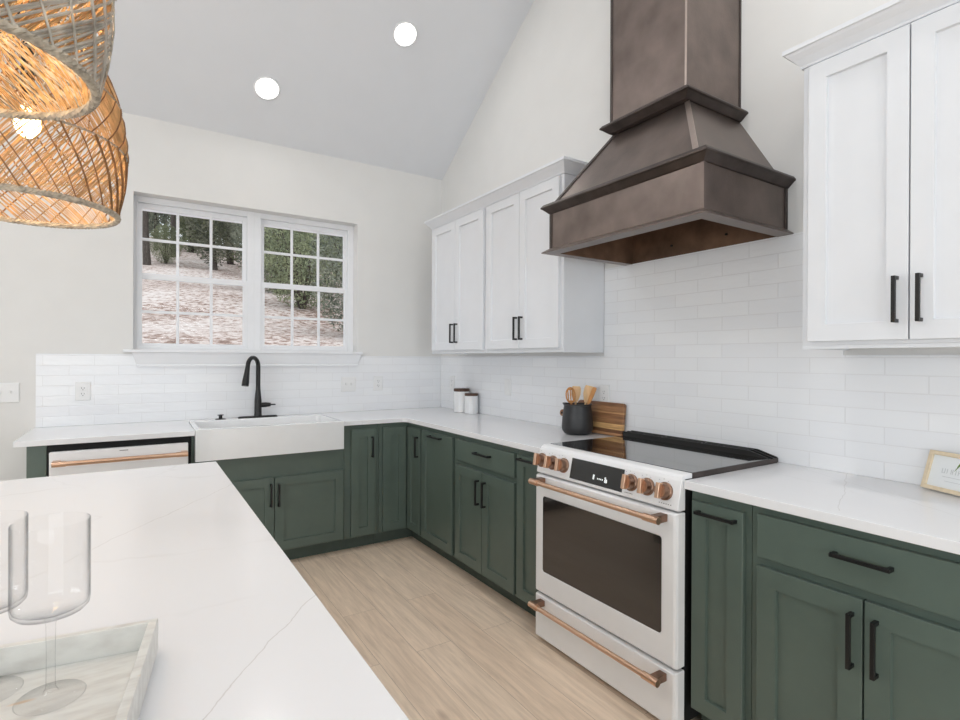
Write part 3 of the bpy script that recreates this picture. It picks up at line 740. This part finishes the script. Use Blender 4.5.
# ------------------------------------------------------------------ hood
XW = XR-.0006
c = thing('range_hood', (2.0, 1.60, 1.872), 'large tapered bronze range hood with chimney on the wall above the range', 'range hood')
def ring_y(x, ya, yb, z): return [(XW, ya, z), (x, ya, z), (x, yb, z), (XW, yb, z)]
by0, by1, bx = 1.180, 2.030, 1.722
def shell(m, prof_out, prof_in=None): m.loft([ring_y(*p) for p in prof_out])
# lower apron box, hollow underneath
m = MB()
t = .012
m.loft([ring_y(bx, by0, by1, 1.896), ring_y(bx, by0, by1, 2.078)])
bmesh.ops.delete(m.bm, geom=[f for f in m.bm.faces if all(abs(v.co.z-1.896) < 1e-4 for v in f.verts)], context='FACES')
bx_o = m.obj('hood_apron', 'bronze', c, recalc=True)
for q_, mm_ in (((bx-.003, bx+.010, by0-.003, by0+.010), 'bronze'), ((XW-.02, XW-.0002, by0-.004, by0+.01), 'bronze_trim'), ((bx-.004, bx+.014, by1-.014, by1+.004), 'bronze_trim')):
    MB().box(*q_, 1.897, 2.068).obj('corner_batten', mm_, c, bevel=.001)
# liner
m = MB(); ox, oy0, oy1 = 1.7635, 1.2165, 2.0025
m.loft([[(XW-.003, oy0, z), (ox, oy0, z), (ox, oy1, z), (XW-.003, oy1, z)] for z in (1.8725, 2.03)])
bmesh.ops.delete(m.bm, geom=[f for f in m.bm.faces if all(abs(v.co.z-1.8725) < 1e-4 for v in f.verts)], context='FACES')
m.obj('hood_liner', 'bronze_in', c)
for y in (1.45, 1.75): MB().lathe([(.006, -.006), (.006, -.001)], (XW-.003, y, 1.93), 10, axis='x').obj('liner_screw', 'black', c)
MB().lathe([(.006, -.006), (.006, -.001)], (1.95, 2.003, 1.93), 10, axis='y').obj('liner_screw', 'black', c)
# lip: sloping frame around the opening
m = MB()
def ring8(xo, ya, yb, xi, yc, yd, z0, z1):
    return None
out = [(1.685, 1.150, 2.056)]
lv = [(1.685, 1.150, 2.056, 1.872), (1.685, 1.150, 2.056, 1.877), (1.718, 1.176, 2.034, 1.897), (1.735, 1.19, 2.02, 1.897)]
li = (1.762, 1.215, 2.004)
rings = []
def U(x, ya, yb, z): return [Vector(p) for p in ((XW, ya, z), (x, ya, z), (x, yb, z), (XW, yb, z))]
seq = [U(*l) for l in lv] + [U(li[0], li[1], li[2], 1.892), U(li[0], li[1], li[2], 1.872)]
V = [[m.bm.verts.new(p) for p in r] for r in seq]
n = len(V)
for i in range(n):
    a, b_ = V[i], V[(i+1) % n]
    for k in range(3): m.bm.faces.new((a[k], a[k+1], b_[k+1], b_[k]))
for k in (0, 3): m.bm.faces.new([V[i][k] for i in range(n)])
m.obj('bottom_lip', 'bronze', c, bevel=.001)
# mid cornice, pyramid, upper cornice, chimney
def cornice(name, x, ya, yb, z, o, h):
    m = MB()
    m.loft([ring_y(x+.004, ya+.004, yb-.004, z-h*.55), ring_y(x-.006, ya-.006, yb+.006, z-h*.5), ring_y(x-o*.8, ya-o*.8, yb+o*.8, z-h*.08), ring_y(x-o, ya-o, yb+o, z), ring_y(x-o, ya-o, yb+o, z+h*.12),
            ring_y(x-o*.75, ya-o*.75, yb+o*.75, z+h*.36), ring_y(x+.002, ya+.002, yb-.002, z+h*.40)])
    return m.obj(name, 'bronze_trim', c, bevel=.001)
cornice('lower_cornice', bx, by0, by1, 2.095, .036, .052)
pz0, pz1 = 2.112, 2.440
pb = (1.722, 1.202, 2.008); pt = (1.935, 1.398, 1.796)
m = MB(); m.loft([ring_y(*pb, pz0-.01), ring_y(*pb, pz0), ring_y(*pt, pz1)]); m.obj('hood_canopy', 'bronze', c)
def batten(a, b_, r=.006):
    m.tube([a, b_], r, 4)
m = MB()
for s_, (y0_, y1_) in enumerate(((pb[1], pt[1]), (pb[2], pt[2]))):
    a = Vector((pb[0], y0_, pz0)); b_ = Vector((pt[0], y1_, pz1)); sg = 1 if s_ == 0 else -1
    wv = Vector((0, .020*sg, 0)); ov = Vector((-.839, 0, .545))*.005; e0 = Vector((0, -.004*sg, 0))
    m = MB(); m.loft([[q_+e0, q_+wv, q_+wv+ov, q_+e0+ov] for q_ in (a, b_)])
    m.obj('canopy_batten', 'bronze_highlight' if s_ == 0 else 'bronze_trim', c, bevel=.0008)  # near batten coloured lighter to draw the corner highlight
cy0, cy1, cx = 1.388, 1.803, 1.902
cornice('upper_cornice', cx, cy0, cy1, 2.452, .038, .048)
zc0 = 2.462; zt_ = ceil_z((cy0+cy1)/2)
m = MB(); m.loft([ring_y(cx, cy0, cy1, zc0), [(XW, cy0, ceil_z(cy0)-.002), (cx, cy0, ceil_z(cy0)-.002), (cx, cy1, ceil_z(cy1)-.002), (XW, cy1, ceil_z(cy1)-.002)]]); m.obj('chimney', 'bronze', c)
m = MB(); zt2 = ceil_z(cy1)-.01
for q_, mm_ in (((cx-.002, cx+.004, cy0-.002, cy0+.005), 'bronze_highlight'), ((cx-.003, cx+.012, cy1-.012, cy1+.003), 'bronze_trim'), ((XW-.014, XW-.0002, cy0-.003, cy0+.012), 'bronze_trim')): MB().box(*q_, zc0, zt2).obj('chimney_trim', mm_, c, bevel=.0008)  # front corner strip paints in the chimney's bright edge line

# ------------------------------------------------------------------ wall plates
def plate(kind, wall, u, z, w_, label, n=1, h=.118):
    F = (lambda a, d, b: (u+a, YB-base-d, z+b)) if wall == 'B' else (lambda a, d, b: (XR-base-d, u+a, z+b))
    base = .0002 if (wall == 'B' and u < -.53) else .0082
    if wall == 'B': locn = (u, YB-base, z)
    else: locn = (XR-base, u, z)
    nm = 'wall_outlet' if kind == 'outlet' else 'light_switch'
    c = thing(nm, locn, label, 'outlet' if kind == 'outlet' else 'switch')
    m = MB(); m.loft([[F(-w_/2, 0, -h/2), F(w_/2, 0, -h/2), F(w_/2, 0, h/2), F(-w_/2, 0, h/2)], [F(-w_/2, .004, -h/2), F(w_/2, .004, -h/2), F(w_/2, .004, h/2), F(-w_/2, .004, h/2)], [F(-w_/2+.004, .006, -h/2+.004), F(w_/2-.004, .006, -h/2+.004), F(w_/2-.004, .006, h/2-.004), F(-w_/2+.004, .006, h/2-.004)]])
    m.obj('cover_plate', 'plate', c)
    for k in range(n):
        o = (k-(n-1)/2)*.046
        def fb(a0, a1, d0, d1, b0, b1, mm):
            p = F(a0+o, d0, b0); q = F(a1+o, d1, b1)
            mm.box(min(p[0], q[0]), max(p[0], q[0]), min(p[1], q[1]), max(p[1], q[1]), p[2], q[2])
        if kind == 'outlet':
            m = MB(); fb(-.0165, .0165, .006, .0075, .004, .032, m); fb(-.0165, .0165, .006, .0075, -.032, -.004, m); rc = m.obj('receptacle', 'plate', c, bevel=.001)
            m = MB()
            for s in (-1, 1):
                fb(-.008, -.0055, .0076, .0079, s*.018-.002, s*.018+.008, m); fb(.0055, .008, .0076, .0079, s*.018-.002, s*.018+.007, m); fb(-.0025, .0025, .0076, .0079, s*.018-.011, s*.018-.006, m)
            m.obj('socket_slots', 'slot', rc)
        elif kind == 'rocker':
            m = MB(); fb(-.0165, .0165, .006, .0085, -.033, .033, m); m.obj('rocker', 'plate', c, bevel=.001)
        else:
            m = MB(); fb(-.0045, .0045, .006, .017, -.004, .010, m); fb(-.006, .006, .006, .007, -.013, .013, m); m.obj('toggle', 'plate', c, bevel=.0008)
plate('toggle', 'B', -.668, 1.132, .13, 'white toggle switch plate on the bare wall at the far left', 2)
plate('outlet', 'B', -.294, 1.131, .078, 'white outlet on the tile above the dishwasher', 1)
plate('toggle', 'B', 1.435, 1.137, .122, 'white double toggle switch plate on the tile right of the faucet', 2)
plate('outlet', 'B', 1.689, 1.140, .078, 'white outlet on the window-wall tile nearest the room corner', 1)
plate('outlet', 'R', 3.99, 1.140, .078, 'white outlet on the tile behind the white canisters', 1)
plate('rocker', 'R', 3.166, 1.140, .080, 'white rocker switch on the tile between the canisters and the utensil crock', 1)
plate('outlet', 'R', 2.205, 1.140, .078, 'white outlet on the tile behind the wooden utensils', 1)

# ------------------------------------------------------------------ canisters
def canister(x, y, r, h, label):
    c = thing('canister', (x, y, .9145), label, 'canister')
    MB().lathe([(r*.93, 0), (r, .004), (r, h*.86), (r*.97, h*.88), (r*.90, h*.88)], (x, y, .9145), 48).obj('jar', 'ceramic', c, smooth=True)
    MB().lathe([(r*.93, h*.8805), (r*.98, h*.89), (r*.98, h*.97), (r*.94, h), (.001, h)], (x, y, .9145), 48).obj('lid', 'walnut', c, smooth=True)
canister(2.219, 3.718, .066, .192, 'taller white ceramic canister with dark wood lid, the one behind')
canister(2.226, 3.578, .055, .160, 'shorter white ceramic canister with dark wood lid, the one in front')

# ------------------------------------------------------------------ cutting board
BD = (2.262, 2.3, .915)
c = thing('cutting_board', BD, 'banded brown wooden cutting board leaning on the tile behind the crock', 'cutting board')
m = MB()
outl = arc(2.062, .030, .022, pi, 3*pi/2, 4)
def lean(yv, s, o):      # s = distance up the board
    a = radians(7.0)
    return (2.262+s*sin(a)-o*cos(a), yv, .9158+s*cos(a)+o*sin(a))
B0, B1, H = 2.036, 2.410, .186
op = arc(B0+.016, .016, .016, pi, 3*pi/2, 4)+arc(B1-.03, .03, .03, -pi/2, 0, 4)+[(B1+.005, .068), (2.52, .074)]+arc(2.540, .093, .021, -pi/2, pi/2, 8)+[(2.52, .112), (B1+.005, .118)]+arc(B1-.03, H-.03, .03, 0, pi/2, 4)+arc(B0+.016, H-.016, .016, pi/2, pi, 4)
m.loft([[lean(a, b_, o) for a, b_ in op] for o in (.0, .018)])
bd = m.obj('board', 'board', c, bevel=.002)
m = MB(); m.loft([[lean(2.540+.008*cos(2*pi*k/14), .093+.008*sin(2*pi*k/14), o) for k in range(14)] for o in (-.0002, .0184)]); m.obj('hanging_hole', 'gap', c)

# ------------------------------------------------------------------ utensil crock and utensils
KX, KY = 2.148, 2.284
c = thing('utensil_crock', (KX, KY, .9145), 'squat black stoneware crock holding wooden utensils beside the range', 'crock')
MB().lathe([(.062, 0), (.076, .006), (.088, .025), (.0905, .045), (.087, .10), (.0785, .160), (.0785, .166), (.083, .169), (.083, .175), (.076, .176), (.074, .166), (.080, .10), (.083, .04), (.06, .012), (.001, .012)], (KX, KY, .9145), 48).obj('crock_body', 'crock', c, smooth=True)
m = MB()
m.box(KX-.03, KX-.004, KY+.078, KY+.097, 1.083, 1.091); m.obj('lug', 'crock', c, bevel=.002)
side = Vector((.841, -.5417, 0)); tow = Vector((-.5417, -.841, 0))
def utensil(name, label, foot, head, wd, ln, m_, slots=0, shape='oval', twist=0.0):
    f = Vector((KX, KY, .932))+side*foot[0]-tow*foot[1]; h = Vector((KX, KY, 0))+side*head[0]-tow*head[1]; h.z = head[2]
    ax = (h-f).normalized(); sd = (side*cos(twist)+tow*sin(twist)); sd = (sd-ax*sd.dot(ax)).normalized(); nn = ax.cross(sd).normalized()
    c = thing(name, f, label, 'utensil', None)
    m = MB(); neck = h-ax*ln
    m.tube([f, f+(neck-f)*.5, neck+ax*.01], [.0055, .005, .0055], 10); m.obj('utensil_handle', m_, c, smooth=True)
    m = MB(); n = 20; out = []
    for k in range(n):
        a = 2*pi*k/n; u_ = cos(a)*wd/2; v_ = sin(a)*ln/2
        if shape == 'square':
            u_ = max(-1, min(1, cos(a)*1.35))*wd/2; v_ = max(-1, min(1, sin(a)*1.25))*ln/2
            if v_ < 0: u_ *= 1+v_/ln*1.2
        out.append((u_, v_))
    cen = h-ax*ln/2
    if slots:
        # head built of tines between slots, closed by rims
        w4 = wd/(2*slots+1)
        m.tube([cen+sd*u_*.9+ax*v_*.93 for u_, v_ in out], .0042, 6, closed=True)
        for k in range(-slots+0, slots+1):
            if k % 2 == 0:
                hh = ln/2*math.sqrt(max(.05, 1-(k/(slots+.9))**2))*.9
                p = cen+sd*(k*w4*.85); m.tube([p-ax*hh, p, p+ax*hh], [.003, .0042, .003], 6)
        for q in (-1, 1): 
            p = cen+ax*q*ln*.36; m.tube([p-sd*wd*.3, p+sd*wd*.3], .005, 6)
    else:
        rings = []
        for o in (-.0022, .0022):
            rings.append([cen+sd*u_+ax*v_+nn*(o-.006*(1-(2*u_/wd)**2)*(shape == 'oval')) for u_, v_ in out])
        m.loft(rings)
    m.obj('utensil_head', m_, c, smooth=True)
utensil('slotted_spoon', 'wooden slotted spoon, leftmost of the utensils in the black crock', (-.028, -.02), (-.044, .0, 1.186), .058, .095, 'olive', slots=3)
utensil('wooden_spoon', 'pale wooden spoon standing upright second from left in the black crock', (-.012, .03), (-.002, .030, 1.190), .054, .095, 'beech', shape='square')
utensil('wooden_spatula', 'pale wooden spatula tilted right in the black crock, third from left', (.010, .0), (.070, .002, 1.194), .052, .100, 'beech', shape='square')
utensil('wooden_turner', 'thin dark-edged wooden turner leaning furthest right in the black crock', (-.01, -.03), (.098, -.02, 1.186), .024, .12, 'olive', shape='square', twist=.5)

# ------------------------------------------------------------------ framed print
c = thing('framed_print', (2.225, .65, .9145), 'small pale-wood framed print of a leaf with faint lettering leaning on the right worktop', 'picture frame')
A = Vector((2.250, .698, .915)); B = Vector((2.170, .516, .915)); ux = (B-A).normalized()
back = Vector((-ux.y, ux.x, 0)); back = back if back.x > 0 else -back
upv = (Vector((0, 0, 1))*.955+back*.30).normalized(); nv = ux.cross(upv).normalized(); nv = nv if nv.x < 0 else -nv
A = A + Vector((0, 0, .0005)); FW, FH, FT = .20, .131, .016
def fp(a, b_, o): return A+ux*a+upv*b_+nv*o
def fbx(m, a0, a1, b0, b1, o0, o1): m.loft([[fp(a0, b0, o), fp(a1, b0, o), fp(a1, b1, o), fp(a0, b1, o)] for o in (o0, o1)])
m = MB(); q = .013
fbx(m, 0, FW, 0, q, 0, FT); fbx(m, 0, FW, FH-q, FH, 0, FT); fbx(m, 0, q, q, FH-q, 0, FT); fbx(m, FW-q, FW, q, FH-q, 0, FT)
fr_ = m.obj('frame', 'frame_wood', c, bevel=.001)
MT['paper'] = mat('white_print_paper', (240, 243, 244), .5)
MT['faint'] = mat('faint_grey_ink', (205, 209, 210), .6)
MT['leafgreen'] = mat('printed_leaf_green', (110, 142, 58), .5)
m = MB(); fbx(m, q, FW-q, q, FH-q, .002, .008); pp = m.obj('print', 'paper', c)
m = MB()
fbx(m, .055, .15, .050, .0515, .0082, .0085); fbx(m, .065, .14, .036, .0372, .0082, .0085)
for k, (a, w_) in enumerate(((.050, .002), (.0585, .002), (.066, .002), (.078, .002), (.083, .002), (.093, .002), (.101, .002), (.112, .002), (.121, .002), (.128, .002))):
    fbx(m, a, a+w_, .062, .078, .0082, .0085)
for a in (.051, .078, .102): fbx(m, a, a+.008, .0695 if a > .06 else .062, .071 if a > .06 else .0635, .0082, .0085)
m.obj('faint_lettering', 'faint', pp)
m = MB(); lf = [(.112, .072), (.116, .083), (.125, .094), (.134, .104), (.138, .113), (.130, .110), (.123, .102), (.119, .092), (.1165, .083)]
m.loft([[fp(a-.024, b_, o) for a, b_ in lf] for o in (.0087, .009)]); m.obj('printed_leaf', 'leafgreen', pp)
m = MB(); fbx(m, .08, .12, .01, .02, -.004, -.0005); m.obj('easel_back', 'frame_wood', c)

# ------------------------------------------------------------------ tray and stemware
ta = radians(8.4)
TC = Vector((.026, .907, .9145)); tu = Vector((-cos(ta), sin(ta), 0)); tv = Vector((-sin(ta), -cos(ta), 0))
tray = thing('serving_tray', (-.2, .78, .9145), 'rectangular bone-inlay serving tray on the island holding the wine glasses', 'tray')
TW, TD = .46, .32
def tp(a, b_, z): p = TC+tu*a+tv*b_; return (p.x, p.y, z)
def tb(m, a0, a1, b0, b1, z0, z1): m.loft([[tp(a0, b0, z), tp(a1, b0, z), tp(a1, b1, z), tp(a0, b1, z)] for z in (z0, z1)])
m = MB(); tb(m, .012, TW-.012, .012, TD-.012, .920, .9285); m.obj('tray_floor', 'tray_floor', tray)
m = MB(); tb(m, 0, TW, 0, .0115, .920, .965); tb(m, 0, TW, TD-.0115, TD, .920, .965); tb(m, 0, .0115, .0117, TD-.0117, .920, .965); tb(m, TW-.0115, TW, .0117, TD-.0117, .920, .965)
m.obj('tray_rim', 'tray', tray, bevel=.001)
for (a, b_) in ((.025, .04), (TW-.03, .04), (.025, TD-.04), (TW-.03, TD-.04)):
    m = MB(); p = tp(a, b_, 0); m.lathe([(.006, .9145), (.006, .9198)], (p[0], p[1], 0), 10); m.obj('foot', 'black', tray)
def stemware(x, y, label):
    z = .9288; c = thing('wine_glass', (x, y, z), label, 'glass')
    o = [(.0005, 0), (.034, 0), (.0355, .0012), (.034, .0025), (.020, .004), (.008, .007), (.0048, .014), (.0045, .05), (.0050, .090), (.007, .101), (.020, .1035), (.034, .106), (.0385, .111), (.0395, .118), (.0395, .215), (.0393, .2165),
         (.0388, .2165), (.0387, .215), (.0387, .119), (.037, .1135), (.030, .1095), (.0005, .108)]
    MB().lathe(o, (x, y, z), 64).obj('stemware_body', 'glass', c, smooth=True)
stemware(-.089, .830, 'clear straight-sided wine glass standing whole at the front of the tray')
stemware(-.157, .882, 'clear wine glass behind the other, cut off by the left edge of the photo')

# ------------------------------------------------------------------ recessed lights
nrm_c = Vector((0, -SLOPE, -1)).normalized()
nrm_c = Vector((0, -SLOPE, -1)).normalized()
def can(x, y, label, group=None, power=3):
    side_n = Vector((0, -SLOPE, -1)) if y > RIDGE_Y else Vector((0, SLOPE, -1))
    side_n.normalize()
    p = Vector((x, y, ceil_z(y)))+side_n*.0015
    c = thing('recessed_light', p, label, 'ceiling light', group)
    q = side_n.to_track_quat('Z', 'Y').to_matrix().to_4x4()
    def put(m, nm, mt):
        bmesh.ops.transform(m.bm, matrix=Matrix.Translation(p) @ q, verts=m.bm.verts); return m.obj(nm, mt, c, smooth=True)
    put(MB().lathe([(.088, 0), (.088, .004), (.078, .007), (.074, .005), (.074, 0)], (0, 0, 0), 40), 'trim_ring', 'trim')
    put(MB().lathe([(.0735, .001), (.0735, .0045)], (0, 0, 0), 40), 'lens', 'led')
    d = bpy.data.lights.new('can_lamp', 'AREA'); d.shape = 'DISK'; d.size = .14; d.energy = power; d.color = (1, .99, .98)
    o = bpy.data.objects.new('can_lamp', d); COL.objects.link(o); o.parent = c; o.location = side_n*.012
    o.rotation_euler = side_n.to_track_quat('-Z', 'Y').to_euler()
can(1.517, 3.311, 'round recessed ceiling light, the higher right one of the two visible')
can(.736, 3.848, 'round recessed ceiling light, the lower left one nearest the window wall')
for (x, y) in ((1.4, 1.3), (-.9, 3.3), (-2.6, 2.2), (-.9, -1.2), (1.2, -1.6), (-3.2, -.6)):  # unseen fixtures added for their light on counters and floor
    can(x, y, 'round recessed ceiling light added out of view to light the room', 'added recessed lights elsewhere on the vaulted ceiling', 45 if x > 1.3 else 16)

# ------------------------------------------------------------------ rattan pendants
def pendant(cx, cy, z0, mt, label, seed):
    rnd = random.Random(seed); grey = mt == 'rattan_grey'
    c = thing('rattan_pendant', (cx, cy, z0), label, 'pendant light')
    P = [(0, .213), (.04, .220), (.09, .231), (.15, .237), (.22, .238), (.28, .231), (.34, .219), (.40, .200), (.45, .176), (.50, .142), (.54, .100), (.565, .055)]
    HT = P[-1][0]
    def rad(h):
        h = max(0, min(HT, h))
        for (a, ra), (b_, rb) in zip(P, P[1:]):
            if h <= b_: return ra+(rb-ra)*(h-a)/(b_-a)
        return P[-1][1]
    def pt(th, h, off=0.0): r = rad(h)+off; return Vector((cx+r*cos(th), cy+r*sin(th), z0+h))
    wave = lambda th: .165+.030*sin(th+seed*1.3)
    wave2 = lambda th: .36+.035*sin(th*1+2.1+seed)
    m = MB()
    def strands(n, ha, hb, slope, off, r0=.0021, jit=.35, keep=.92):
        nonlocal m
        for i in range(n):
            if rnd.random() > keep: continue
            th = 2*pi*(i+rnd.uniform(-jit, jit))/n; sl_ = slope*(1+rnd.uniform(-.10, .10))
            a, b_ = ha(th), hb(th+sl_); K = 7; pts = []
            for k in range(K):
                t = k/(K-1); tt = th+sl_*t; h = a+(b_-a)*t
                pts.append(pt(tt, h, off+rnd.uniform(-.0012, .0012)))
            m.tube(pts, r0*rnd.uniform(.7, 1.35), 4, flat=1.25)
    top = lambda t: HT-.004
    low = lambda t: .006
    strands(250, low, wave, .62, .0, .0014); strands(240, wave, wave2, -.50, .0, .0014); strands(170, wave2, top, .55, .0, .0014)
    if not grey:
        m2 = m; m = MB()
        strands(34, low, wave, -.45, .003, .0021, .1); strands(30, wave, wave2, .55, .003, .0021, .1); strands(20, wave2, top, -.4, .003, .0021, .1)
        m.obj('cross_ribs', 'cane', c, recalc=False); m = m2
    m.obj('shade', 'rattan', c, recalc=False)
    if grey:      # coarser weathered outer layer
        m = MB()
        strands(120, low, wave, .95, .004, .0026, .2); strands(110, wave, wave2, .95, .004, .0026, .2); strands(90, wave2, top, .8, .004, .0024, .2)
        strands(26, low, wave, -.35, .007, .0022, .1); strands(24, wave, wave2, -.35, .007, .0022, .1)
        m.obj('outer_weave', mt, c, recalc=False)
    def rope(f, off, rr_, turns, nm, mm, strandsn=3):
        m = MB(); K = 220
        for s in range(strandsn):
            pts = []
            for k in range(K):
                th = 2*pi*k/K; ph = th*turns+2*pi*s/strandsn
                pts.append(pt(th, f(th)+rr_*.8*sin(ph), off+rr_*.8*cos(ph)))
            m.tube(pts, rr_, 5, closed=True)
        return m.obj(nm, mm, c, smooth=False)
    rope(lambda t: .004, .001, .0054, 40, 'rim_braid', 'braid')
    rope(wave, .002, .0022, 60, 'woven_band', 'braid', 2)
    rope(wave2, .002, .0022, 50, 'woven_band', 'braid', 2)
    MB().lathe([(.057, HT-.004), (.055, HT+.004), (.015, HT+.012), (.012, HT+.05)], (cx, cy, z0), 24).obj('cap', 'black', c, smooth=True)
    zc = ceil_z(cy)
    MB().tube([(cx, cy, z0+HT+.05), (cx, cy, zc-.03)], .003, 8).obj('cord', 'black', c, smooth=True)
    MB().lathe([(.06, -.045), (.062, -.03), (.062, .03)], (cx, cy, zc-.01), 24).obj('ceiling_canopy', 'black', c, smooth=True)
    MB().tube([(cx, cy, z0+HT), (cx, cy, z0+.30)], [.012, .018], 12).obj('lamp_socket', 'black', c, smooth=True)
    MB().lathe([(.008, .30), (.016, .29), (.029, .262), (.031, .24), (.024, .218), (.010, .208), (.001, .206)], (cx, cy, z0), 20).obj('bulb', 'bulb', c, smooth=True)
    d = bpy.data.lights.new('pendant_lamp', 'POINT'); d.energy = 6.5; d.color = (1, .74, .48); d.shadow_soft_size = .035
    o = bpy.data.objects.new('pendant_lamp', d); COL.objects.link(o); o.parent = c; o.location = (0, 0, .17)
    return c
pendant(-.285, 1.265, 1.852, 'rattan_grey', 'nearer woven rattan pendant hanging at the top left corner, greyish outside', 1)
pendant(-.269, 1.985, 1.770, 'rattan', 'farther woven rattan pendant hanging lower behind the first, glowing orange', 2)

# ------------------------------------------------------------------ outside: slope, trees, shrubs
def gz(x, y): return 1.30+.22*(y-8)+.10*sin(x*.6)+.08*sin(y*.9+x*.3)-.012*max(0, x-6)
m = MB(); NX, NY = 50, 60
V = [[m.bm.verts.new((-26+70*i/NX, 5.2+60*(j/NY)**1.4, gz(-26+70*i/NX, 5.2+60*(j/NY)**1.4))) for i in range(NX+1)] for j in range(NY+1)]
for j in range(NY):
    for i in range(NX): m.bm.faces.new((V[j][i], V[j][i+1], V[j+1][i+1], V[j+1][i]))
g = m.obj('ground', 'litter', smooth=False, recalc=False); g['kind'] = 'structure'

def tree_mesh(rnd, h, r, branches=9, lean_=.04):
    m = MB(); pts = []; rad = []
    lx, ly = rnd.uniform(-lean_, lean_), rnd.uniform(-lean_, lean_)
    for k in range(9):
        t = k/8; pts.append((lx*h*t+.05*sin(k), ly*h*t+.05*cos(k*1.3), -.3+h*t)); rad.append(r*(1-.75*t)*(1.25 if k == 0 else 1))
    m.tube(pts, rad, 8)
    for b_ in range(branches):
        t = rnd.uniform(.25, .95); a = rnd.uniform(0, 2*pi); L = h*(1-t)*.10+.9; p = Vector((lx*h*t, ly*h*t, -.3+h*t)); q = [p]
        dirn = Vector((cos(a), sin(a), rnd.uniform(.4, 1.2))).normalized()
        for s in range(4):
            dirn = (dirn+Vector((rnd.uniform(-.25, .25), rnd.uniform(-.25, .25), .12))).normalized(); q.append(q[-1]+dirn*L/4)
        rb = r*(1-.75*t)*.45; m.tube(q, [rb, rb*.75, rb*.5, rb*.3, rb*.12], 5)
        for s in range(3):
            st_ = q[1+s]; dv = (dirn+Vector((rnd.uniform(-1, 1), rnd.uniform(-1, 1), rnd.uniform(-.2, .7)))).normalized()
            m.tube([st_, st_+dv*L*.25, st_+dv*L*.45+Vector((0, 0, .1))], [rb*.35, rb*.2, rb*.06], 4)
    return m
def leaves(rnd, cen, ext, n, s):
    m = MB()
    for _ in range(n):
        while True:
            v = Vector((rnd.uniform(-1, 1), rnd.uniform(-1, 1), rnd.uniform(-1, 1)))
            if v.length < 1: break
        p = Vector((cen[0]+v.x*ext[0], cen[1]+v.y*ext[1], cen[2]+v.z*ext[2]))
        a = Vector((rnd.gauss(0, 1), rnd.gauss(0, 1), rnd.gauss(0, 1))).normalized(); b_ = a.orthogonal().normalized(); k = s*rnd.uniform(.6, 1.4)
        m.faces([p-a*k, p+b_*k*.45, p+a*k, p-b_*k*.45], [(0, 1, 2, 3)])
    return m
rt = random.Random(11)
protos = []
for i in range(5):
    me = tree_mesh(rt, rt.uniform(10, 13), rt.uniform(.09, .15), 12).obj('forest_tree', 'bark', smooth=True)
    lv_ = leaves(rt, (0, 0, rt.uniform(3.0, 4.2) if i > 1 else 6.2), (1.45, 1.45, 3.6), 9000 if i > 1 else 2200, .08).obj('foliage', 'leaf_a' if i % 2 else 'leaf_b', me, recalc=False)
    protos.append(me)
GT = 'bare woodland trees beyond the clearing'
LT = 'tall bare grey trunk in the woods outside the window'
spots = [(.34, 26), (1.55, 31), (2.7, 25.2), (3.75, 28.4), (.9, 36)]
for _ in range(9000):
    y = rt.uniform(29.5, 62); x = rt.uniform(-.03*y, .40*y+1)
    if len(spots) < 58 and all((x-a)**2+(y-b_)**2 > 3.3**2 for a, b_ in spots) and (x-11.6)**2+(y-26.8)**2 > 25: spots.append((x, y))
used = set()
for i, (x, y) in enumerate(spots):
    k = i % 5; src = protos[k]
    if k in used:
        o = src.copy(); COL.objects.link(o)
        for ch in src.children: cc = ch.copy(); cc.parent = o; COL.objects.link(cc)
    else: o = src; used.add(k)
    o.location = (x, y, gz(x, y)); o.rotation_euler = (0, 0, rt.uniform(0, 6)); sc_ = rt.uniform(.85, 1.15); o.scale = (sc_, sc_, sc_)
    tag(o, LT, 'tree', GT)
# dense evergreen shrubs filling the right window
sh_p = []
for i in range(3):
    b0 = MB()
    for k in range(14):
        a = rt.uniform(0, 2*pi); e_ = Vector((cos(a)*rt.uniform(.5, 1.3), sin(a)*rt.uniform(.5, 1.3), rt.uniform(1.8, 3.2)))
        b0.tube([(0, 0, -.2), e_*.45+Vector((0, 0, .3)), e_], [.05, .03, .008], 5)
    o = b0.obj('evergreen_shrub', 'bark', smooth=True)
    leaves(rt, (0, 0, 1.9), (1.45, 1.45, 1.95), 12000, .042).obj('foliage', 'leaf_a' if i != 1 else 'leaf_b', o, recalc=False); sh_p.append(o)
used = set()
for i, (x, y, sc_) in enumerate([(5.9, 13.2, .95), (3.6, 17.0, .95), (7.1, 17.6, 1.3), (9.7, 14.4, 1.2), (4.5, 21.3, 1.25), (9.4, 21.8, 1.55), (6.6, 26.2, 1.5), (11.6, 26.8, 1.6), (13.8, 21.2, 1.5), (1.0, 26.8, .45), (3.6, 9.6, .72), (3.35, 13.2, .7)]):
    k = i % 3
    if k in used:
        o = sh_p[k].copy(); COL.objects.link(o)
        for ch in sh_p[k].children: cc = ch.copy(); cc.parent = o; COL.objects.link(cc)
    else: o = sh_p[k]; used.add(k)
    o.location = (x, y, gz(x, y)); o.scale = (sc_, sc_, sc_); o.rotation_euler = (0, 0, rt.uniform(0, 6))
    tag(o, 'dense leafy green shrub at the edge of the woods outside the window', 'shrub', 'evergreen shrubs at the edge of the clearing')
